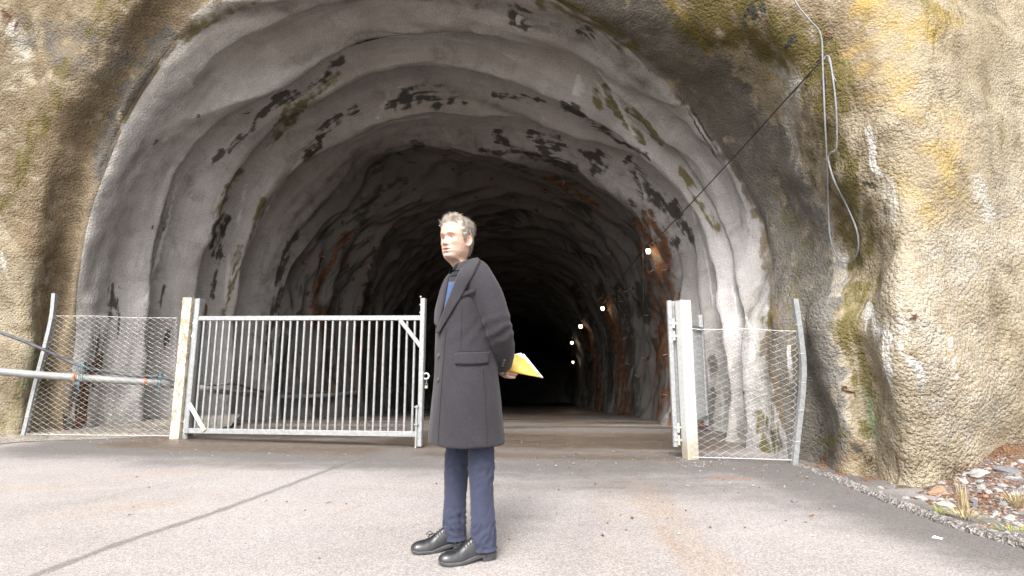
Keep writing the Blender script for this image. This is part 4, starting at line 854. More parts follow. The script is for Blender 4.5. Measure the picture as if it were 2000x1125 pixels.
M['paper'] = simple('white_paper', (0.80, 0.80, 0.80), .7, 0, .04, 20)
b = MB(); b.grid([[(x*.022, y*.014, .004+.006*math.sin(3*x+2*y)+.003*y) for x in np.linspace(-1, 1, 5)] for y in np.linspace(-1, 1, 4)]); o = b.build('paper_scrap', M['paper'], smooth=True); o.location = gnd(1831, 1052); tag(o, 'tiny white paper scrap on the asphalt near the kerb', 'litter')
M['leaf'] = simple('brown_leaf', (.20, .09, .03), .8, 0, .3, 20)
for (x, y), lab in zip(((1585, 1009), (640, 983), (1655, 966)), ('thin brown leaf scrap lying on the road right of the man', 'pale brown scrap on the road near the dark seam', 'brown scrap beside the asphalt kerb')):
    b = MB(); b.grid([[(u*.03, v*.010*(1-u*u), .006+.005*math.sin(2*u)) for u in np.linspace(-1, 1, 7)] for v in (-1, 0, 1)]); o = b.build('dead_leaf', M['leaf'], smooth=True); o.location = gnd(x, y); o.rotation_euler = (0, 0, rng.uniform(-.4, .4)); tag(o, lab, 'leaf', 'scraps lying on the road')
# ------------------------------------------------------------------ the man
PX0, PY0, PYAW = -0.257, 2.92, math.radians(200)
cy_, sy_ = math.cos(PYAW), math.sin(PYAW)
def loc(w): w = Vector(w); dx, dy = w.x-PX0, w.y-PY0; return Vector((cy_*dx+sy_*dy, -sy_*dx+cy_*dy, w.z))
def wld(A_): A_ = np.asarray(A_, float); return np.stack([PX0+cy_*A_[..., 0]-sy_*A_[..., 1], PY0+sy_*A_[..., 0]+cy_*A_[..., 1], A_[..., 2]], -1)
def itp(x, tab): t = np.array(tab, float); t = t[np.argsort(t[:, 0])]; return np.interp(x, t[:, 0], t[:, 1])
def citp(x, tab, n=1):
    t = np.array(sorted(tab), float); xs_ = np.linspace(t[0, 0], t[-1, 0], 400); ys_ = np.interp(xs_, t[:, 0], t[:, 1]); k = np.ones(25)/25; ys_ = np.convolve(np.pad(ys_, 12, 'edge'), k, 'valid'); return np.interp(x, xs_, ys_)
def gs(v, c, s): return np.exp(-((v-c)/s)**2)

def cloth(name, a, b_, rough=.9, scale=220, bump=.25):
    m = NT(name, rough); n = m.noise(scale, 3, .6); n2 = m.noise(6, 4)
    c = m.mix(m.ramp(n, .3, .7), a, b_); c = m.mix(m.ramp(n2, .35, .7, 0, .35), c, tuple(x*.75 for x in a)); m.col(c)
    m.b.inputs['Specular IOR Level'].default_value = .12
    m.b.inputs['Sheen Weight'].default_value = .08; m.b.inputs['Sheen Roughness'].default_value = .5
    m.bump(n, bump, .002); return m.m
M['coat'] = cloth('charcoal_wool', (0.023, 0.021, 0.0245), (0.038, 0.035, 0.040))
M['coat_dark'] = simple('coat_seam', (0.009, 0.0085, 0.0095), .8)
M['jeans'] = cloth('navy_denim', (0.030, 0.034, 0.058), (0.052, 0.057, 0.090), .85, 300)
M['sweater'] = cloth('blue_knit', (0.035, 0.062, 0.135), (0.060, 0.10, 0.195), .9, 260, .4)
M['shirt'] = cloth('black_shirt', (0.005, 0.006, 0.009), (0.009, 0.0105, 0.014), .8, 300)
M['leather'] = simple('black_leather', (0.016, 0.016, 0.018), .30, 0, .2, 25, .08)
M['sole'] = simple('dark_shoe_sole', (0.055, 0.053, 0.055), .5, 0, .2, 30)
M['lace'] = simple('black_lace', (0.014, 0.014, 0.015), .7)
M['button'] = simple('horn_button', (0.075, 0.068, 0.066), .35)
M['folder'] = simple('yellow_folder', (0.44, 0.285, 0.025), .5, 0, .08, 8)
M['sheet'] = simple('white_sheets', (0.66, 0.66, 0.71), .6, 0, .03, 12)
def skin_mat():
    m = NT('skin', .52); A = {k: m.attr('m_'+k).outputs['Fac'] for k in ('lip', 'brow', 'red', 'dark', 'stub')}
    n = m.noise(60, 4, .6)
    c = m.mix(m.ramp(n, .3, .7), (0.43, 0.265, 0.195), (0.50, 0.325, 0.25)); c = m.mix(m.math('MULTIPLY', A['red'], .6), c, (0.52, 0.22, 0.16))
    c = m.mix(m.math('MULTIPLY', A['stub'], .28), c, (0.33, 0.24, 0.20)); c = m.mix(A['lip'], c, (0.40, 0.15, 0.125)); c = m.mix(m.math('MULTIPLY', A['brow'], m.ramp(m.noise(240, 2), .3, .6, .45, 1)), c, (0.13, 0.08, 0.05)); c = m.mix(A['dark'], c, (0.035, 0.012, 0.010)); m.col(c)
    m.b.inputs['Subsurface Weight'].default_value = .12; m.b.inputs['Subsurface Radius'].default_value = (.012, .005, .003); m.b.inputs['Subsurface Scale'].default_value = .5
    m.bump(m.noise(300, 2), .12, .001); return m.m
M['skin'] = skin_mat()
def hair_mat():
    m = NT('greying_brown_hair', .5); n = m.noise(55, 3, .6, m.mapped(1, 1, .3)); z = m.n('ShaderNodeSeparateXYZ'); m.l(m.geo.outputs['Object'], z.inputs[0])
    c = m.mix(m.ramp(n, .3, .7), (0.24, 0.195, 0.155), (0.56, 0.49, 0.42)); c = m.mix(m.ramp(z.outputs[2], 1.70, 1.80, .6, 0), c, m.mix(n, (0.19, 0.175, 0.165), (0.42, 0.40, 0.38))); m.col(c); return m.m
M['hair'] = hair_mat()
M['eye'] = simple('eye_white', (0.62, 0.58, 0.55), .15, 0, .05); M['iris'] = simple('grey_blue_iris', (0.045, 0.065, 0.08), .1)

# ---- body: head, neck, torso, arms with hands, legs: one mesh
HZ, HX, HYAW = 1.714, 0.072, math.radians(38)
F_ = [(.121, .000), (.118, .022), (.110, .048), (.095, .071), (.075, .086), (.05, .0935), (.03, .096), (.018, .097), (.008, .093), (0, .090), (-.02, .088), (-.045, .090), (-.06, .093), (-.078, .090), (-.09, .085), (-.105, .087), (-.114, .080), (-.121, .064), (-.127, .036), (-.135, .020), (-.16, .012), (-.20, .014)]
B_ = [(.121, .000), (.118, .022), (.110, .055), (.095, .080), (.07, .098), (.04, .105), (0, .103), (-.03, .095), (-.06, .083), (-.09, .077), (-.12, .078), (-.16, .085), (-.20, .092)]
W_ = [(.121, .000), (.118, .020), (.110, .042), (.095, .060), (.07, .073), (.04, .0775), (0, .0765), (-.03, .073), (-.055, .068), (-.075, .063), (-.095, .055), (-.108, .049), (-.120, .046), (-.135, .048), (-.16, .052), (-.20, .060)]
NA = 150; tt = np.linspace(0, 2*np.pi, NA, endpoint=False); AN = tt-.45*np.sin(tt)
zr = np.concatenate([[.1208, .1195, .1175, .1145], np.linspace(.110, -.135, 118), np.linspace(-.14, -.20, 12)])
def head_ring(z):
    f, bk, w = itp(z, F_), itp(z, B_), itp(z, W_); c, s_ = np.cos(AN), np.sin(AN); n = 2.25
    x = np.where(c > 0, f, bk)*np.sign(c)*np.abs(c)**(2/n); y = w*np.sign(s_)*np.abs(s_)**(2/n)
    return np.stack([x, y, np.full(NA, z)], -1)
HG = np.array([head_ring(z) for z in zr])
for _ in range(2): HG[3:-1] = HG[3:-1]*.5 + .25*(HG[2:-2]+HG[4:])
x, y, z = HG[..., 0].copy(), HG[..., 1].copy(), HG[..., 2].copy(); ay = np.abs(y); fr = sstep(.0, .05, x)
d = np.zeros_like(x)
hz = itp(z, [(.02, 0), (.008, .002), (-.004, .006), (-.018, .014), (-.030, .022), (-.037, .026), (-.043, .019), (-.048, .006), (-.053, 0)]); sgm = itp(z, [(.02, .008), (-.02, .0095), (-.04, .0125), (-.05, .013)])
d += hz*np.exp(-(y/sgm)**2) + .009*gs(ay, .0145, .0058)*gs(z, -.040, .0065)
d += -.0140*gs(ay, .031, .0165)*gs(z, .002, .011) + .0060*gs(ay, .030, .022)*gs(z, .0215, .007) - .003*gs(y, 0, .010)*gs(z, .008, .006)
d += .006*gs(ay, .044, .019)*gs(z, -.028, .016) - .004*gs(ay, .050, .016)*gs(z, -.062, .02)
d += .0055*gs(y, 0, .021)*gs(z, -.0630, .0045) + .0065*gs(y, 0, .019)*gs(z, -.0800, .0055) - .015*gs(y, 0, .0175)*gs(z, -.0712, .0035) - .004*gs(y, 0, .02)*gs(z, -.0905, .005)
d += .006*gs(y, 0, .017)*gs(z, -.106, .011) - .0022*gs(ay, .027, .004)*gs(z, -.055, .014)
HG[..., 0] += d*fr
HG[..., 1] += np.sign(y)*(.003*gs(z, -.085, .02)*sstep(.0, .04, x)*sstep(.02, .045, ay))
lipm = np.clip(gs(y, 0, .0225)*1.5*np.maximum(gs(z, -.0640, .0048), gs(z, -.0790, .0052))-.25, 0, 1)*fr
darkm = np.clip(1.6*gs(y, 0, .0165)*gs(z, -.0715, .0036)-.35, 0, 1)*fr; darkm = np.maximum(darkm, .75*gs(ay, .0095, .0035)*gs(z, -.0455, .0028)*fr)
browm = np.clip(2.3*gs(ay, .031, .0175)*gs(z, .0225-.10*(ay-.031)**1*0.35, .0042)-.3, 0, 1)*fr*.9
redm = (.9*gs(ay, .042, .02)*gs(z, -.028, .018)+.8*gs(y, 0, .013)*gs(z, -.038, .012)+.5*gs(ay, .031, .016)*gs(z, .0, .009))*fr
stubm = sstep(-.05, -.075, z)*sstep(-.135, -.12, z)*sstep(-.03, .03, x)
hm = {'lip': lipm, 'brow': browm, 'red': np.clip(redm, 0, 1), 'dark': darkm, 'stub': np.clip(stubm, 0, 1)}
def place_head(A_):
    A_ = np.asarray(A_, float); zz = A_[..., 2]; k = sstep(-.20, -.11, zz); a = HYAW*k; x_, y_ = A_[..., 0]+0, A_[..., 1]
    return np.stack([np.cos(a)*x_-np.sin(a)*y_+HX*(k*.55+.45), np.sin(a)*x_+np.cos(a)*y_, zz+HZ], -1)
body_v = []; body_f = []; body_m = {k: [] for k in hm}
def badd(Gv, closed=True, masks=None, cap=True):
    m_, n_ = len(Gv), len(Gv[0]); o_ = len(body_v); body_v.extend([tuple(map(float, p)) for r_ in Gv for p in r_])
    for i in range(m_-1):
        for k in range(n_ if closed else n_-1): body_f.append((o_+i*n_+k, o_+i*n_+(k+1) % n_, o_+(i+1)*n_+(k+1) % n_, o_+(i+1)*n_+k))
    if cap and closed: body_f.append(tuple(o_+k for k in range(n_-1, -1, -1))); body_f.append(tuple(o_+(m_-1)*n_+k for k in range(n_)))
    for kk in body_m: body_m[kk].extend(np.zeros(m_*n_) if masks is None else np.asarray(masks[kk], float).ravel())
torso = []
for zt, hf, hl, cf in ((1.50, .055, .10, -.02), (1.47, .07, .15, -.01), (1.42, .085, .17, 0), (1.30, .10, .165, 0), (1.15, .10, .155, .01), (1.0, .105, .16, .01), (.90, .105, .165, 0), (.86, .09, .15, 0)):
    torso.append(np.stack([cf+hf*np.cos(AN), hl*np.sin(AN), np.full(NA, zt)], -1))
PHG = place_head(HG); full = np.concatenate([PHG, np.array(torso)]); mk = {k: np.concatenate([v, np.zeros((len(torso), NA))]) for k, v in hm.items()}
badd(full, True, mk)
# ears
for sgn in (1, -1):
    E = []
    for ir, r_ in enumerate((0, .25, .5, .72, .88, 1.0, 1.0, .9)):
        row = []
        for a in np.linspace(0, 2*np.pi, 26, endpoint=False):
            ex = .0195*r_*math.cos(a)*(1.0+.12*math.sin(a)); ez = .033*r_*math.sin(a); 
            hgt = [.004, .003, .004, .010, .013, .011, .005, -.004][ir]; hgt *= (.55 if (math.cos(a) > .5 and r_ > .5) else 1)
            tilt = .012*(-ex/.0195)
            row.append((ex-.014-.12*ez, sgn*(.0715+hgt+tilt*.8), ez-.010))
        E.append(row)
    E = np.array(E); mm = {k: np.zeros(E.shape[:2]) for k in hm}; mm['red'][:] = .55; mm['dark'][:2] = .25
    badd(place_head(E), True, mm)
    # lids
    for z0, z1 in ((.10, 1.35), (-1.2, -.34)):
        Lg = []
        for e_ in np.linspace(z0, z1, 6):
            Lg.append([(.0655+.0140*math.cos(e_)*math.cos(a), sgn*.031+.0150*math.cos(e_)*math.sin(a), .002+.0130*math.sin(e_)) for a in np.linspace(-1.25, 1.25, 14)])
        mm = {k: np.zeros((6, 14)) for k in hm}; mm['red'][:] = .5
        if z0 > 0: mm['dark'][0] = .7
        badd(place_head(np.array(Lg)), False, mm)
def btube(pts, rs, n=10, sub=4):
    pth = smooth_path(pts, sub); rr = np.interp(np.linspace(0, 1, len(pth)), np.linspace(0, 1, len(rs)), rs); tmp = MB(); tmp.tube(pth, list(rr), n); g_ = np.array(tmp.v).reshape(len(pth), n, 3); badd(g_)
SH = {1: [(0, .180, 1.478), (-.055, .236, 1.36), (-.112, .248, 1.185), (-.165, .165, 1.085), (-.203, .035, 1.00)], -1: [(0, -.180, 1.478), (-.04, -.235, 1.35), (-.10, -.25, 1.185), (-.16, -.17, 1.08), (-.215, -.06, .985)]}
def hand(w, ax, palm_n, thumb_side, curl):
    w, ax, pn = Vector(w), Vector(ax).normalized(), Vector(palm_n); pn = (pn-ax*pn.dot(ax)).normalized(); sd2_ = ax.cross(pn)*thumb_side
    Gp = []
    for t_, wd, th in ((-.02, .027, .021), (.0, .028, .020), (.03, .036, .019), (.06, .043, .017), (.088, .042, .014), (.098, .036, .009)):
        Gp.append([w+ax*t_+sd2_*(wd*math.cos(a)*(abs(math.cos(a))**-.25 if abs(math.cos(a)) > .05 else 1))+pn*(th*math.sin(a)) for a in np.linspace(0, 2*math.pi, 14, endpoint=False)])
    badd(np.array([[tuple(p) for p in r_] for r_ in Gp]))
    for k, (off, ln) in enumerate(((.031, .072), (.011, .080), (-.010, .075), (-.030, .060))):
        p = w+ax*.088+sd2_*off; d_ = ax.copy(); pts = [p-ax*.02, p]; ang = 0
        for s_ in (.45, .32, .26):
            ang += curl[k % len(curl)]; dd = ax*math.cos(ang)+pn*math.sin(ang); p = p+dd*ln*s_; pts.append(p)
        btube(pts, [.0095, .0098, .0088, .0080, .0062], 10, 3)
    p = w+ax*.02+sd2_*.028; pts = [p-ax*.015-sd2_*.01, p+sd2_*.008+pn*.004, p+sd2_*.022+ax*.032+pn*.014, p+sd2_*.020+ax*.060+pn*.026]
    btube(pts, [.013, .0135, .0105, .0078], 10, 3)
for s_ in (1, -1): btube(SH[s_], [.05, .047, .040, .036, .027], 12, 5)
hand((-.207, .022, .995), (-.42, -.72, -.25), (-.75, .55, -.2), -1, [.55, .6, .65, .7])
hand((-.220, -.075, .975), (-.25, .85, -.10), (-.85, -.3, -.1), 1, [.7, .75, .8, .8])

heelN, toeN = loc(gnd(964, 1089)), loc(gnd(878, 1101)); heelF, toeF = loc(gnd(906, 1068)), loc(gnd(812, 1080))
def foot_frame(h, t):
    d_ = (t-h); d_.z = 0; d_.normalize(); return d_, Vector((-d_.y, d_.x, 0))
legs = []
for h, t, hip in ((heelN, toeN, Vector((-.070, .110, .90))), (heelF, toeF, Vector((-.02, -.085, .90)))):
    d_, l_ = foot_frame(h, t); ank = h+d_*.062+UP*.10; kn = hip.lerp(ank, .53)+Vector((.010, 0, 0)); legs.append((hip, kn, ank, d_, l_, h))
    btube([hip, kn, ank, ank+UP*-.06], [.070, .045, .027, .030], 14, 5); badd(np.array([[tuple(h+d_*(u)+l_*(.032*math.cos(a))+UP*(.045+.02*math.sin(a))) for a in np.linspace(0, 2*math.pi, 10, endpoint=False)] for u in (.02, .08, .15, .20)]))
me = bpy.data.meshes.new('person'); me.from_pydata(body_v, [], body_f)
person = link('person', me, M['skin'], None, True); person.location = (PX0, PY0, 0); person.rotation_euler = (0, 0, PYAW)
for kk, v in body_m.items():
    at = me.attributes.new('m_'+kk, 'FLOAT', 'POINT'); at.data.foreach_set('value', np.array(v, np.float32))
tag(person, 'man in long charcoal coat and navy jeans standing with hands behind his back', 'person')
for sgn in (1, -1):
    c = place_head(np.array([.0655, sgn*.031, .002])); b = MB(); b.sphere(c, .0125, 14, 10); eb = b.build('eyeball', M['eye'], person, True)
    gd = place_head(np.array([.0655+.0122, sgn*.031-.001, .0025])); dr = Vector(gd-c).normalized(); e1 = dr.orthogonal().normalized(); e2 = dr.cross(e1); b = MB()
    b.grid([[Vector(c)+dr*(.0127*math.cos(q_))+(e1*math.cos(a)+e2*math.sin(a))*(.0127*math.sin(q_)) for a in np.linspace(0, 2*math.pi, 14, endpoint=False)] for q_ in (.02, .22, .42)], True, True); b.build('iris', M['iris'], eb, True)
# ---- hair
def hairline(a):   # a: angle from the face front, 0..180
    return itp(a, [(0, .086), (22, .090), (38, .084), (52, .066), (62, .034), (70, .010), (78, -.012), (84, -.012), (90, .022), (104, .022), (112, -.03), (135, -.078), (180, -.095)])
hb = MB(); angd = np.degrees(np.abs(np.where(AN > np.pi, AN-2*np.pi, AN))); hl_ = hairline(angd)
HGs = []
rows_h = [i for i, z_ in enumerate(zr) if z_ > -.11]
ctr = np.array([-.005, 0, .02])
for i in rows_h:
    R_ = HG[i]; dv = R_-ctr; dv /= np.linalg.norm(dv, axis=1)[:, None]
    inn = sstep(0, .018, zr[i]-hl_)
    top = sstep(.03, .10, zr[i]); th = (.006+.005*top)*inn + .0045*inn*fbm(R_*55, 2) - .004*(1-inn)
    HGs.append(R_+dv*th[:, None])
hb.grid(place_head(np.array(HGs)), True, False)
hb.add([tuple(place_head(np.array([0, 0, .142])))]+[tuple(p) for p in place_head(np.array(HGs[0]))], [(0, 1+k, 1+(k+1) % NA) for k in range(NA)])
HA = np.array(HGs); rgh = np.random.default_rng(5); ns = 0
while ns < 6500:
    i = rgh.integers(0, len(rows_h)); k = rgh.integers(0, NA)
    if zr[rows_h[i]] < hl_[k]+.002: continue
    p = HA[i, k]; nrm = p-ctr; nrm /= np.linalg.norm(nrm); top = float(sstep(.03, .10, zr[rows_h[i]])); a = angd[k]
    flow = np.array([-1.0, .25*np.sign(p[1]), .15])*top + np.array([-.55, 0, -1.0])*(1-top)
    if a < 60 and top > .4: flow = np.array([.25 if rgh.random() < .4 else -.8, .35*np.sin(p[1]*90)+.25*rgh.normal(), .55])
    clump = np.array([np.sin(p[1]*140+p[0]*60), np.sin(p[0]*150), 0])*.16; dr = nrm*(.10+.42*top*rgh.random()**2)+flow*.8+clump*top+rgh.normal(size=3)*.13; dr /= np.linalg.norm(dr); l_ = (.016+.022*top)*rgh.uniform(.5, 1.3)
    mid = p+dr*l_*.55; tip = mid+(dr*.45+flow*.5+np.array([0, 0, -.25])+rgh.normal(size=3)*.12)*l_*.6
    q3 = place_head(np.array([p-nrm*.003, mid, tip])); w = rgh.uniform(.0005, .0010); sdv = np.cross(q3[1]-q3[0], rgh.normal(size=3)); sdv /= np.linalg.norm(sdv)+1e-9; s2 = np.cross(q3[1]-q3[0], sdv); s2 /= np.linalg.norm(s2)+1e-9
    hb.add([q3[0]+sdv*w, q3[0]-sdv*w*.5+s2*w, q3[0]-sdv*w*.5-s2*w, q3[1]+sdv*w*.8, q3[1]-sdv*w*.4+s2*w*.8, q3[1]-sdv*w*.4-s2*w*.8, q3[2]], [(0, 1, 4, 3), (1, 2, 5, 4), (2, 0, 3, 5), (3, 4, 6), (4, 5, 6), (5, 3, 6)]); ns += 1
hb.build('hair', M['hair'], person, True)
# ---- coat: torso and sleeves fused, then draped
CT = [(1.590, .022, .060, .062), (1.578, .020, .074, .082), (1.562, .017, .086, .120), (1.545, .013, .098, .165), (1.522, .008, .110, .197), (1.485, .004, .124, .216), (1.42, .004, .140, .222), (1.32, .008, .158, .225), (1.20, .010, .160, .220), (1.08, .010, .162, .220), (.95, .006, .168, .230), (.80, .002, .184, .246), (.65, .0, .198, .256), (.580, .0, .204, .262)]
CT_ = np.array(CT)[::-1]
def coat_par(zv): return [np.interp(zv, CT_[:, 0], CT_[:, k]) for k in (1, 2, 3)]
def coat_pt(a, zv, off=0.0):
    cf, hf, hl = coat_par(zv); n = 2.35; c, s_ = np.cos(a), np.sin(a)
    return np.stack([cf+(hf+off)*np.sign(c)*np.abs(c)**(2/n), (hl+off)*np.sign(s_)*np.abs(s_)**(2/n), zv+0*a], -1)
NC = 96; ca = np.linspace(0, 2*np.pi, NC, endpoint=False); zs_ = np.concatenate([np.linspace(1.590, 1.42, 22), np.linspace(1.40, .580, 60)])
cb = MB(); cb.grid([coat_pt(ca, np.full(NC, z_)) for z_ in zs_], True, True)
for s_ in (1, -1):
    pth = smooth_path([(.0, s_*.12, 1.485)]+SH[s_][:4]+[(SH[s_][4][0]*1.0, SH[s_][4][1], SH[s_][4][2])], 8)
    rr = np.interp(np.linspace(0, 1, len(pth)), [0, .18, .4, .6, .8, 1], [.072, .084, .080, .070, .061, .054]); cb.tube(pth, list(rr), 28)
cb.v = [(x_, y_, z_-float(sstep(1.46, 1.585, z_))*.062*min(1, max(-.15, (x_+.01)/.09))) for x_, y_, z_ in cb.v]
co = cb.build('coat_raw', None); mo = co.modifiers.new('r', 'REMESH'); mo.mode = 'VOXEL'; mo.voxel_size = .0075
ms = co.modifiers.new('s', 'SMOOTH'); ms.iterations = 7; ms.factor = .5
dg = bpy.context.evaluated_depsgraph_get(); cme = bpy.data.meshes.new_from_object(co.evaluated_get(dg)); bpy.data.objects.remove(co)
cme.name = 'coat'; nv = len(cme.vertices); CV = np.empty(nv*3); cme.vertices.foreach_get('co', CV); CV = CV.reshape(-1, 3); CN = np.empty(nv*3); cme.vertices.foreach_get('normal', CN); CN = CN.reshape(-1, 3)
dsp = .0045*fbm(CV*np.array([7, 7, 1.6])+3, 2)*sstep(1.25, .8, CV[:, 2]) + .0022*fbm(CV*np.array([9, 9, 6]), 2)
for s_ in (1, -1):
    el = np.array(SH[s_][2]); dist = np.linalg.norm(CV-el, axis=1); onarm = sstep(.16, .04, dist)
    dsp += onarm*.0036*np.sin(CV[:, 2]*95+CV[:, 0]*40+2.0*perlin(CV*14)) ; sh = np.array(SH[s_][0])+np.array([.02, s_*.02, -.08]); dsp += -.006*np.exp(-((CV[:, 1]-s_*.165)/.012)**2)*np.exp(-((CV[:, 2]-1.33)/.10)**2)
dsp += .004*np.sin(CV[:, 2]*60+CV[:, 0]*70+1.5*perlin(CV*9))*np.exp(-((CV[:, 2]-1.17)/.06)**2)*sstep(.02, .12, CV[:, 1])*.6
CV = CV+CN*dsp[:, None]; cme.vertices.foreach_set('co', CV.ravel()); cme.polygons.foreach_set('use_smooth', [True]*len(cme.polygons)); cme.update(); cme.materials.clear(); cme.materials.append(M['coat'])
coat = bpy.data.objects.new('coat', cme); COL.objects.link(coat); coat.parent = person
ctree = BVHTree.FromPolygons([Vector(v) for v in CV], [tuple(p.vertices) for p in cme.polygons])
camL = loc(Vector((0, 0, CAMZ)))
def coat_at(px, py, off=.004):      # the spot of the coat that shows at a place in the photograph, lifted by off
    d_ = (loc(P(px, py, 3))-camL).normalized(); h = ctree.ray_cast(camL, d_)
    if h[0] is None:
        q_ = camL+d_*((Vector((0, 0, 1.3))-camL).dot(d_)); h = ctree.find_nearest(q_)
    n = h[1] if h[1].dot(d_) < 0 else -h[1]
    return h[0]+n*off
def patch(rails, nu, nv, off, thick, mat, name, parent, edge=.0, offs=None):
    # rails: two or more pixel polylines; a cloth patch spanned between them on the coat
    def rs(pl, n):
        pl = np.array(pl, float); s_ = np.concatenate([[0], np.cumsum(np.linalg.norm(np.diff(pl, axis=0), axis=1))]); t_ = np.linspace(0, s_[-1], n); return np.stack([np.interp(t_, s_, pl[:, 0]), np.interp(t_, s_, pl[:, 1])], -1)
    a, c = rs(rails[0], nu), rs(rails[1], nu); Gt = []
    for j in range(nv):
        v = j/(nv-1); o_ = off if offs is None else offs[0]*(1-v)+offs[1]*v
        Gt.append([coat_at(*(a[i]*(1-v)+c[i]*v), off=o_) for i in range(nu)])
    Gt = np.array([[tuple(p) for p in r_] for r_ in Gt])
    for _ in range(4): Gt[:, 1:-1] = .5*Gt[:, 1:-1]+.25*(Gt[:, :-2]+Gt[:, 2:]); Gt[1:-1] = .5*Gt[1:-1]+.25*(Gt[:-2]+Gt[2:])
    b = MB(); b.grid(Gt); o = b.build(name, mat, parent, True); m_ = o.modifiers.new('solid', 'SOLIDIFY'); m_.thickness = thick; m_.offset = 1 if False else 0; return o
patch([[(878, 536), (873, 565), (868, 612)], [(905, 530), (892, 560), (868, 612)]], 14, 8, .003, .003, M['sweater'], 'sweater', person)
patch([[(877, 524), (880, 541)], [(903, 520), (899, 538)]], 8, 8, .0045, .003, M['shirt'], 'shirt', person)
patch([[(924, 503), (905, 522), (894, 545), (878, 588), (862, 630), (857, 650)], [(938, 512), (936, 520), (928, 535), (905, 575), (874, 628), (860, 652)]], 26, 7, .011, .006, M['coat'], 'lapel', coat, offs=(.013, .010))
patch([[(880, 536), (876, 560), (868, 605), (859, 640)], [(864, 530), (857, 550), (853, 590), (852, 632)]], 18, 6, .010, .006, M['coat'], 'lapel', coat)
b = MB(); b.tube([coat_at(x_, y_, .0165) for x_, y_ in ((938, 512), (931, 524), (927, 536))], .0014, 5); b.build('lapel_notch', M['coat_dark'], coat)
pf = patch([[(889, 689), (905, 687.5), (930, 687), (953, 687)], [(890, 711), (905, 712.5), (932, 712), (952, 709)]], 18, 6, .007, .005, M['coat'], 'pocket_flap', coat)
for pl, r_ in (([(888, 688), (905, 686.3), (930, 685.8), (954, 686)], .0022), ([(890, 713), (905, 714.5), (932, 714), (953, 711)], .0018), ([(943, 720), (948, 790), (951, 868)], .0012), ([(903, 600), (901, 650), (900, 685)], .0009), ([(872, 640), (864, 740), (856, 868)], .0012)):
    b = MB(); b.tube(smooth_path([coat_at(x_, y_, .003) for x_, y_ in pl], 6), r_, 5); b.build('seam', M['coat_dark'], coat)
patch([[(900, 573), (929, 563)], [(901, 581), (929, 571)]], 8, 4, .005, .003, M['coat'], 'breast_welt', coat)
b = MB(); b.tube([coat_at(x_, y_, .004) for x_, y_ in ((901, 583), (915, 578), (929, 573))], .0015, 5); b.build('seam', M['coat_dark'], coat)
def button(px, py, r_, off=.006):
    c = coat_at(px, py, off); c0 = coat_at(px, py, 0); n = (c-c0).normalized(); e1 = n.orthogonal().normalized(); e2 = n.cross(e1); b = MB()
    b.grid([[c+(e1*math.cos(a)+e2*math.sin(a))*r_*q_+n*h_ for a in np.linspace(0, 2*math.pi, 14, endpoint=False)] for q_, h_ in ((1, -.004), (1.0, .001), (.85, .003), (.7, .0012), (.3, .001))], True, True); b.build('button', M['button'], coat, True, 40)
for x_, y_ in ((859, 649), (858, 694), (857, 741)): button(x_, y_, .0125)
for x_, y_ in ((985, 703), (983.5, 708), (982, 713)): button(x_, y_, .007, .004)
# collar of the coat, collar of the shirt
def collar(name, mat, parent, a0, rt, rb, zt_, zb_, cx_, thick, tip=0):
    Gc = []
    aa = np.linspace(math.radians(a0), 2*math.pi-math.radians(a0), 44)
    for j in range(6):
        v = j/5; row = []
        for a in aa:
            k = (1-math.cos(a))/2; ztop = zt_[0]*(1-k)+zt_[1]*k; zbot = zb_[0]*(1-k)+zb_[1]*k - tip*max(0, math.cos(a))**6
            r1 = rt[0]*(1-k)+rt[1]*k; r2 = rb[0]*(1-k)+rb[1]*k
            r_ = r1*(1-v)+r2*v + .006*math.sin(math.pi*v); row.append((cx_+r_*math.cos(a)*(1.0), r_*1.02*math.sin(a), ztop*(1-v)+zbot*v))
        Gc.append(row)
    b = MB(); b.grid(Gc); o = b.build(name, mat, parent, True); m_ = o.modifiers.new('solid', 'SOLIDIFY'); m_.thickness = thick; m_.offset = 0; return o
collar('shirt_collar', M['shirt'], person, 34, (.066, .070), (.092, .083), (1.562, 1.612), (1.530, 1.57), .024, .003, .030)
collar('coat_collar', M['coat'], coat, 58, (.088, .078), (.140, .108), (1.552, 1.615), (1.50, 1.552), .022, .006)
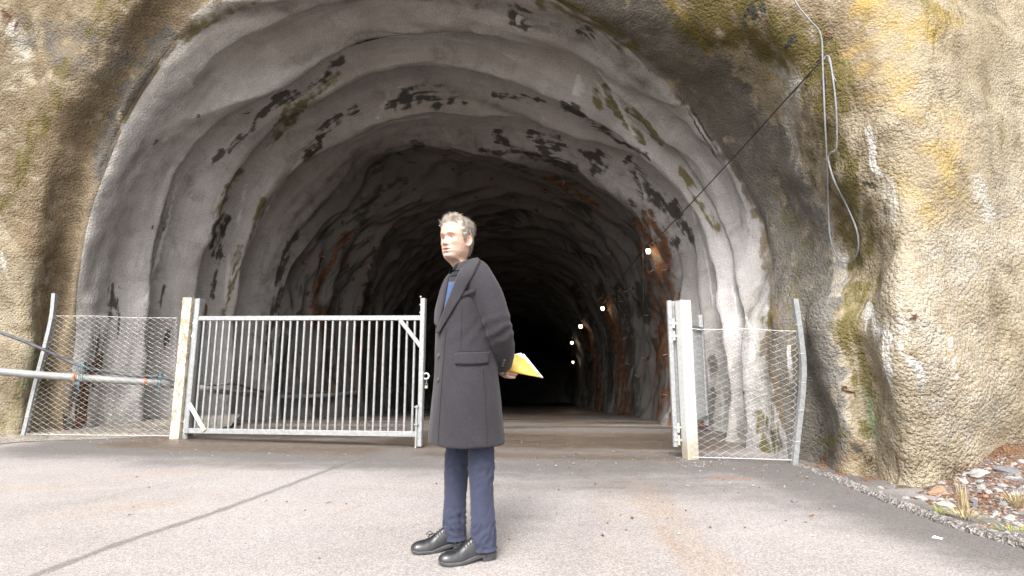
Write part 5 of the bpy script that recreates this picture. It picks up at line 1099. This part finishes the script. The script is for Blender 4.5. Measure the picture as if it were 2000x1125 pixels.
# ---- trousers
for i, (hip, kn, ank, d_, l_, h) in enumerate(legs):
    pth = smooth_path([hip, kn, ank+UP*.02-d_*.006, ank+UP*-.052-d_*.010], 30); Gl = []; n_ = 56
    for j, p in enumerate(pth):
        u = j/(len(pth)-1); r_ = np.interp(u, [0, .25, .5, .62, .8, .93, 1], [.076, .062, .056, .054, .052, .056, .062]); row = []
        for a in np.linspace(0, 2*math.pi, n_, endpoint=False):
            row.append(p+d_*(r_*1.04*math.cos(a))+l_*(r_*.93*math.sin(a)))
        Gl.append(row)
    A_ = np.array([[tuple(p) for p in r_] for r_ in Gl]); cen = A_.mean(1, keepdims=True); rad = (A_-cen); rad /= np.linalg.norm(rad, axis=2)[..., None]
    fz = A_[..., 2]; aa = np.arctan2((A_-cen)[..., 1], (A_-cen)[..., 0])
    warp = perlin(A_.reshape(-1, 3)*np.array([6, 6, 5])+i*7).reshape(fz.shape)
    sl_ = np.stack([np.cos(aa)*1.1, np.sin(aa)*1.1, fz*26+1.8*np.cos(aa*1.0+i*2)+warp*1.5], -1).reshape(-1, 3)
    rf = (1-np.abs(perlin(sl_+i*5))*2.2).reshape(fz.shape)
    amp_ = .0095*np.exp(-((fz-.13)/.09)**2)+.0075*np.exp(-((fz-.47)/.10)**2)+.0022
    fold = rf*amp_ + .004*warp
    A_ = A_+rad*fold[..., None]
    b = MB(); b.grid(A_, True, False); tr_ = b.build('trouser_leg', M['jeans'], person, True); m_ = tr_.modifiers.new('solid', 'SOLIDIFY'); m_.thickness = .003
# ---- shoes
def shoe(h, d_, l_, L=.305):
    t_ = np.concatenate([[0, .006, .02, .045, .08], np.linspace(.12, .94, 26), [.965, .985, .997, 1.0]])
    wid = itp(t_, [(0, .004), (.006, .014), (.02, .024), (.045, .030), (.08, .036), (.14, .042), (.25, .047), (.36, .047), (.5, .041), (.65, .036), (.8, .036), (.92, .034), (.965, .029), (.985, .022), (1, .008)])
    top = citp(t_, [(0, .034), (.03, .047), (.08, .056), (.16, .060), (.26, .063), (.36, .074), (.46, .094), (.56, .112), (.66, .124), (.76, .126), (.88, .118), (.96, .112), (1, .104)])
    bot = itp(t_, [(0, .022), (.1, .014), (.35, .013), (.55, .026), (.7, .034), (1, .036)])
    def pt(u, yv, zv): return h + d_*(L*(1-u)-.012) + l_*yv + UP*zv
    b = MB(); Gs = []; n_ = 22
    for u, w, tp, bo in zip(t_, wid, top, bot):
        row = []; sharp = np.interp(u, [0, .35, .6, 1], [2.0, 1.9, 2.2, 2.4]); tw = np.interp(u, [0, .3, .5, .7, 1], [1, .9, .70, .66, .8])
        for a in np.linspace(0, math.pi, n_):
            c, s_ = math.cos(a), math.sin(a); zz = bo+(tp-bo)*abs(s_)**(2/sharp*.9); k = (zz-bo)/(tp-bo)
            yv = w*math.copysign(abs(c)**(2/sharp), c)*(1-(1-tw)*k)
            row.append(pt(u, yv, zz))
        Gs.append(row)
    A_ = np.array([[tuple(p) for p in r_] for r_ in Gs]); cr = .0016*np.sin(np.arange(len(t_))*2.6)[:, None]*np.exp(-((t_-.30)/.05)**2)[:, None]; A_[..., 2] += cr*np.sin(np.linspace(0, math.pi, n_))[None]
    b.grid(A_); up_ = b.build('shoe', M['leather'], person, True)
    wl = wid+.004; Gs = []
    for u, w, bo in zip(t_, wl, bot):
        z0_ = max(0.004, bo-.014) if u < .7 else bo-.012
        if u < .1: z0_ = .004+.010*(1-u/.1)
        Gs.append([pt(u, -w, z0_), pt(u, -w-.0015, bo), pt(u, -w+.004, bo+.004), pt(u, w-.004, bo+.004), pt(u, w+.0015, bo), pt(u, w, z0_)])
    b = MB(); b.grid(Gs, True, True); b.build('sole', M['sole'], up_, True, 30)
    Gs = [[pt(u, np.interp(u, t_, wl)*s_*k, z_) for s_, z_, k in ((-1, .002, .94), (-1, .028, 1), (1, .028, 1), (1, .002, .94))] for u in np.linspace(.735, .995, 9)]
    b = MB(); b.grid(Gs, True, True); b.build('heel', M['sole'], up_, True, 30)
    def top_at(u, yv):
        return pt(u, yv, np.interp(u, t_, top)*(1-.9*(yv/.05)**2)+.003)
    b = MB()
    for k in range(5):
        u = .42+.045*k; b.tube([top_at(u+.012, -.024), top_at(u, -.010), top_at(u, .010), top_at(u+.012, .024)], .0024, 6)
    for s_ in (-1, 1):
        c = top_at(.40, 0); b.tube(smooth_path([c, c+l_*s_*.022+d_*.018+UP*.010, c+l_*s_*.030+d_*.036-UP*.004, c+l_*s_*.012+d_*.030, c+l_*s_*.004+d_*.008], 4), .0020, 5)
    b.build('laces', M['lace'], up_, True)
    for pts in ([(.50, .036, .050), (.47, .034, .072), (.52, .030, .090), (.64, .028, .100), (.78, .029, .088), (.86, .031, .055)], [(.84, .031, .115), (.87, .032, .085), (.89, .034, .045)]):
        for s_ in (-1, 1):
            b = MB(); q_ = []
            for u, yv, zv in pts:
                w = np.interp(u, t_, wid); tp = np.interp(u, t_, top); bo = np.interp(u, t_, bot); k = min(1, max(0, (zv-bo)/(tp-bo))); sh_ = np.interp(u, [0, .35, .6, 1], [2.0, 1.9, 2.2, 2.4]); tw = np.interp(u, [0, .3, .5, .7, 1], [1, .9, .70, .66, .8])
                ss = k**(sh_/2/.9); q_.append(pt(u, s_*(w*math.sqrt(max(0, 1-ss*ss))**(2/sh_)*(1-(1-tw)*k)+.0006), zv))
            b.tube(smooth_path(q_, 4), .0013, 5); b.build('stitching', M['sole'], up_, True)
for hip, kn, ank, d_, l_, h in legs: shoe(h, d_, l_)
# ---- folder with papers in the left hand
fold = thing('paper_folder', 'yellow folder of white papers held behind the man in his left hand', 'folder', P(985, 720, 2.985))
fo = fold.location.copy()
def leafsheet(c4, D4, bulge, name, mat, thick, push):
    A4, B4, C4, T4 = [P(x_, y_, d_)-fo for (x_, y_), d_ in zip(c4, D4)]; n = (T4-A4).cross(B4-A4).normalized(); n = n if n.y < 0 else -n; Gf = []
    for j in range(9):
        v = j/8; Gf.append([(A4.lerp(T4, i/12)).lerp(B4.lerp(C4, i/12), v)+n*(bulge*math.sin(math.pi*i/12*.9)*(1-.5*v)-push)+UP*(-.006*math.sin(math.pi*i/12)*(1-v)) for i in range(13)])
    b = MB(); b.grid(Gf); o = b.build(name, M[mat], fold, True); m_ = o.modifiers.new('solid', 'SOLIDIFY'); m_.thickness = thick; m_.offset = 0; return o
DD = (2.985, 2.995, 3.03, 2.95)
leafsheet([(982, 721), (990, 698), (1016, 691), (1056, 737)], DD, .012, 'folder_cover', 'folder', .0015, 0)
leafsheet([(984, 718), (990, 696), (1017.5, 689), (1058.5, 736.5)], DD, .012, 'paper_sheet', 'sheet', .003, .006)
leafsheet([(986, 716), (992, 697), (1023, 690.5), (1061, 737.5)], DD, .012, 'paper_sheet', 'sheet', .003, .012)
leafsheet([(986, 717), (992, 699), (1021, 693), (1059.5, 738)], DD, .012, 'folder_cover', 'folder', .0015, .017)
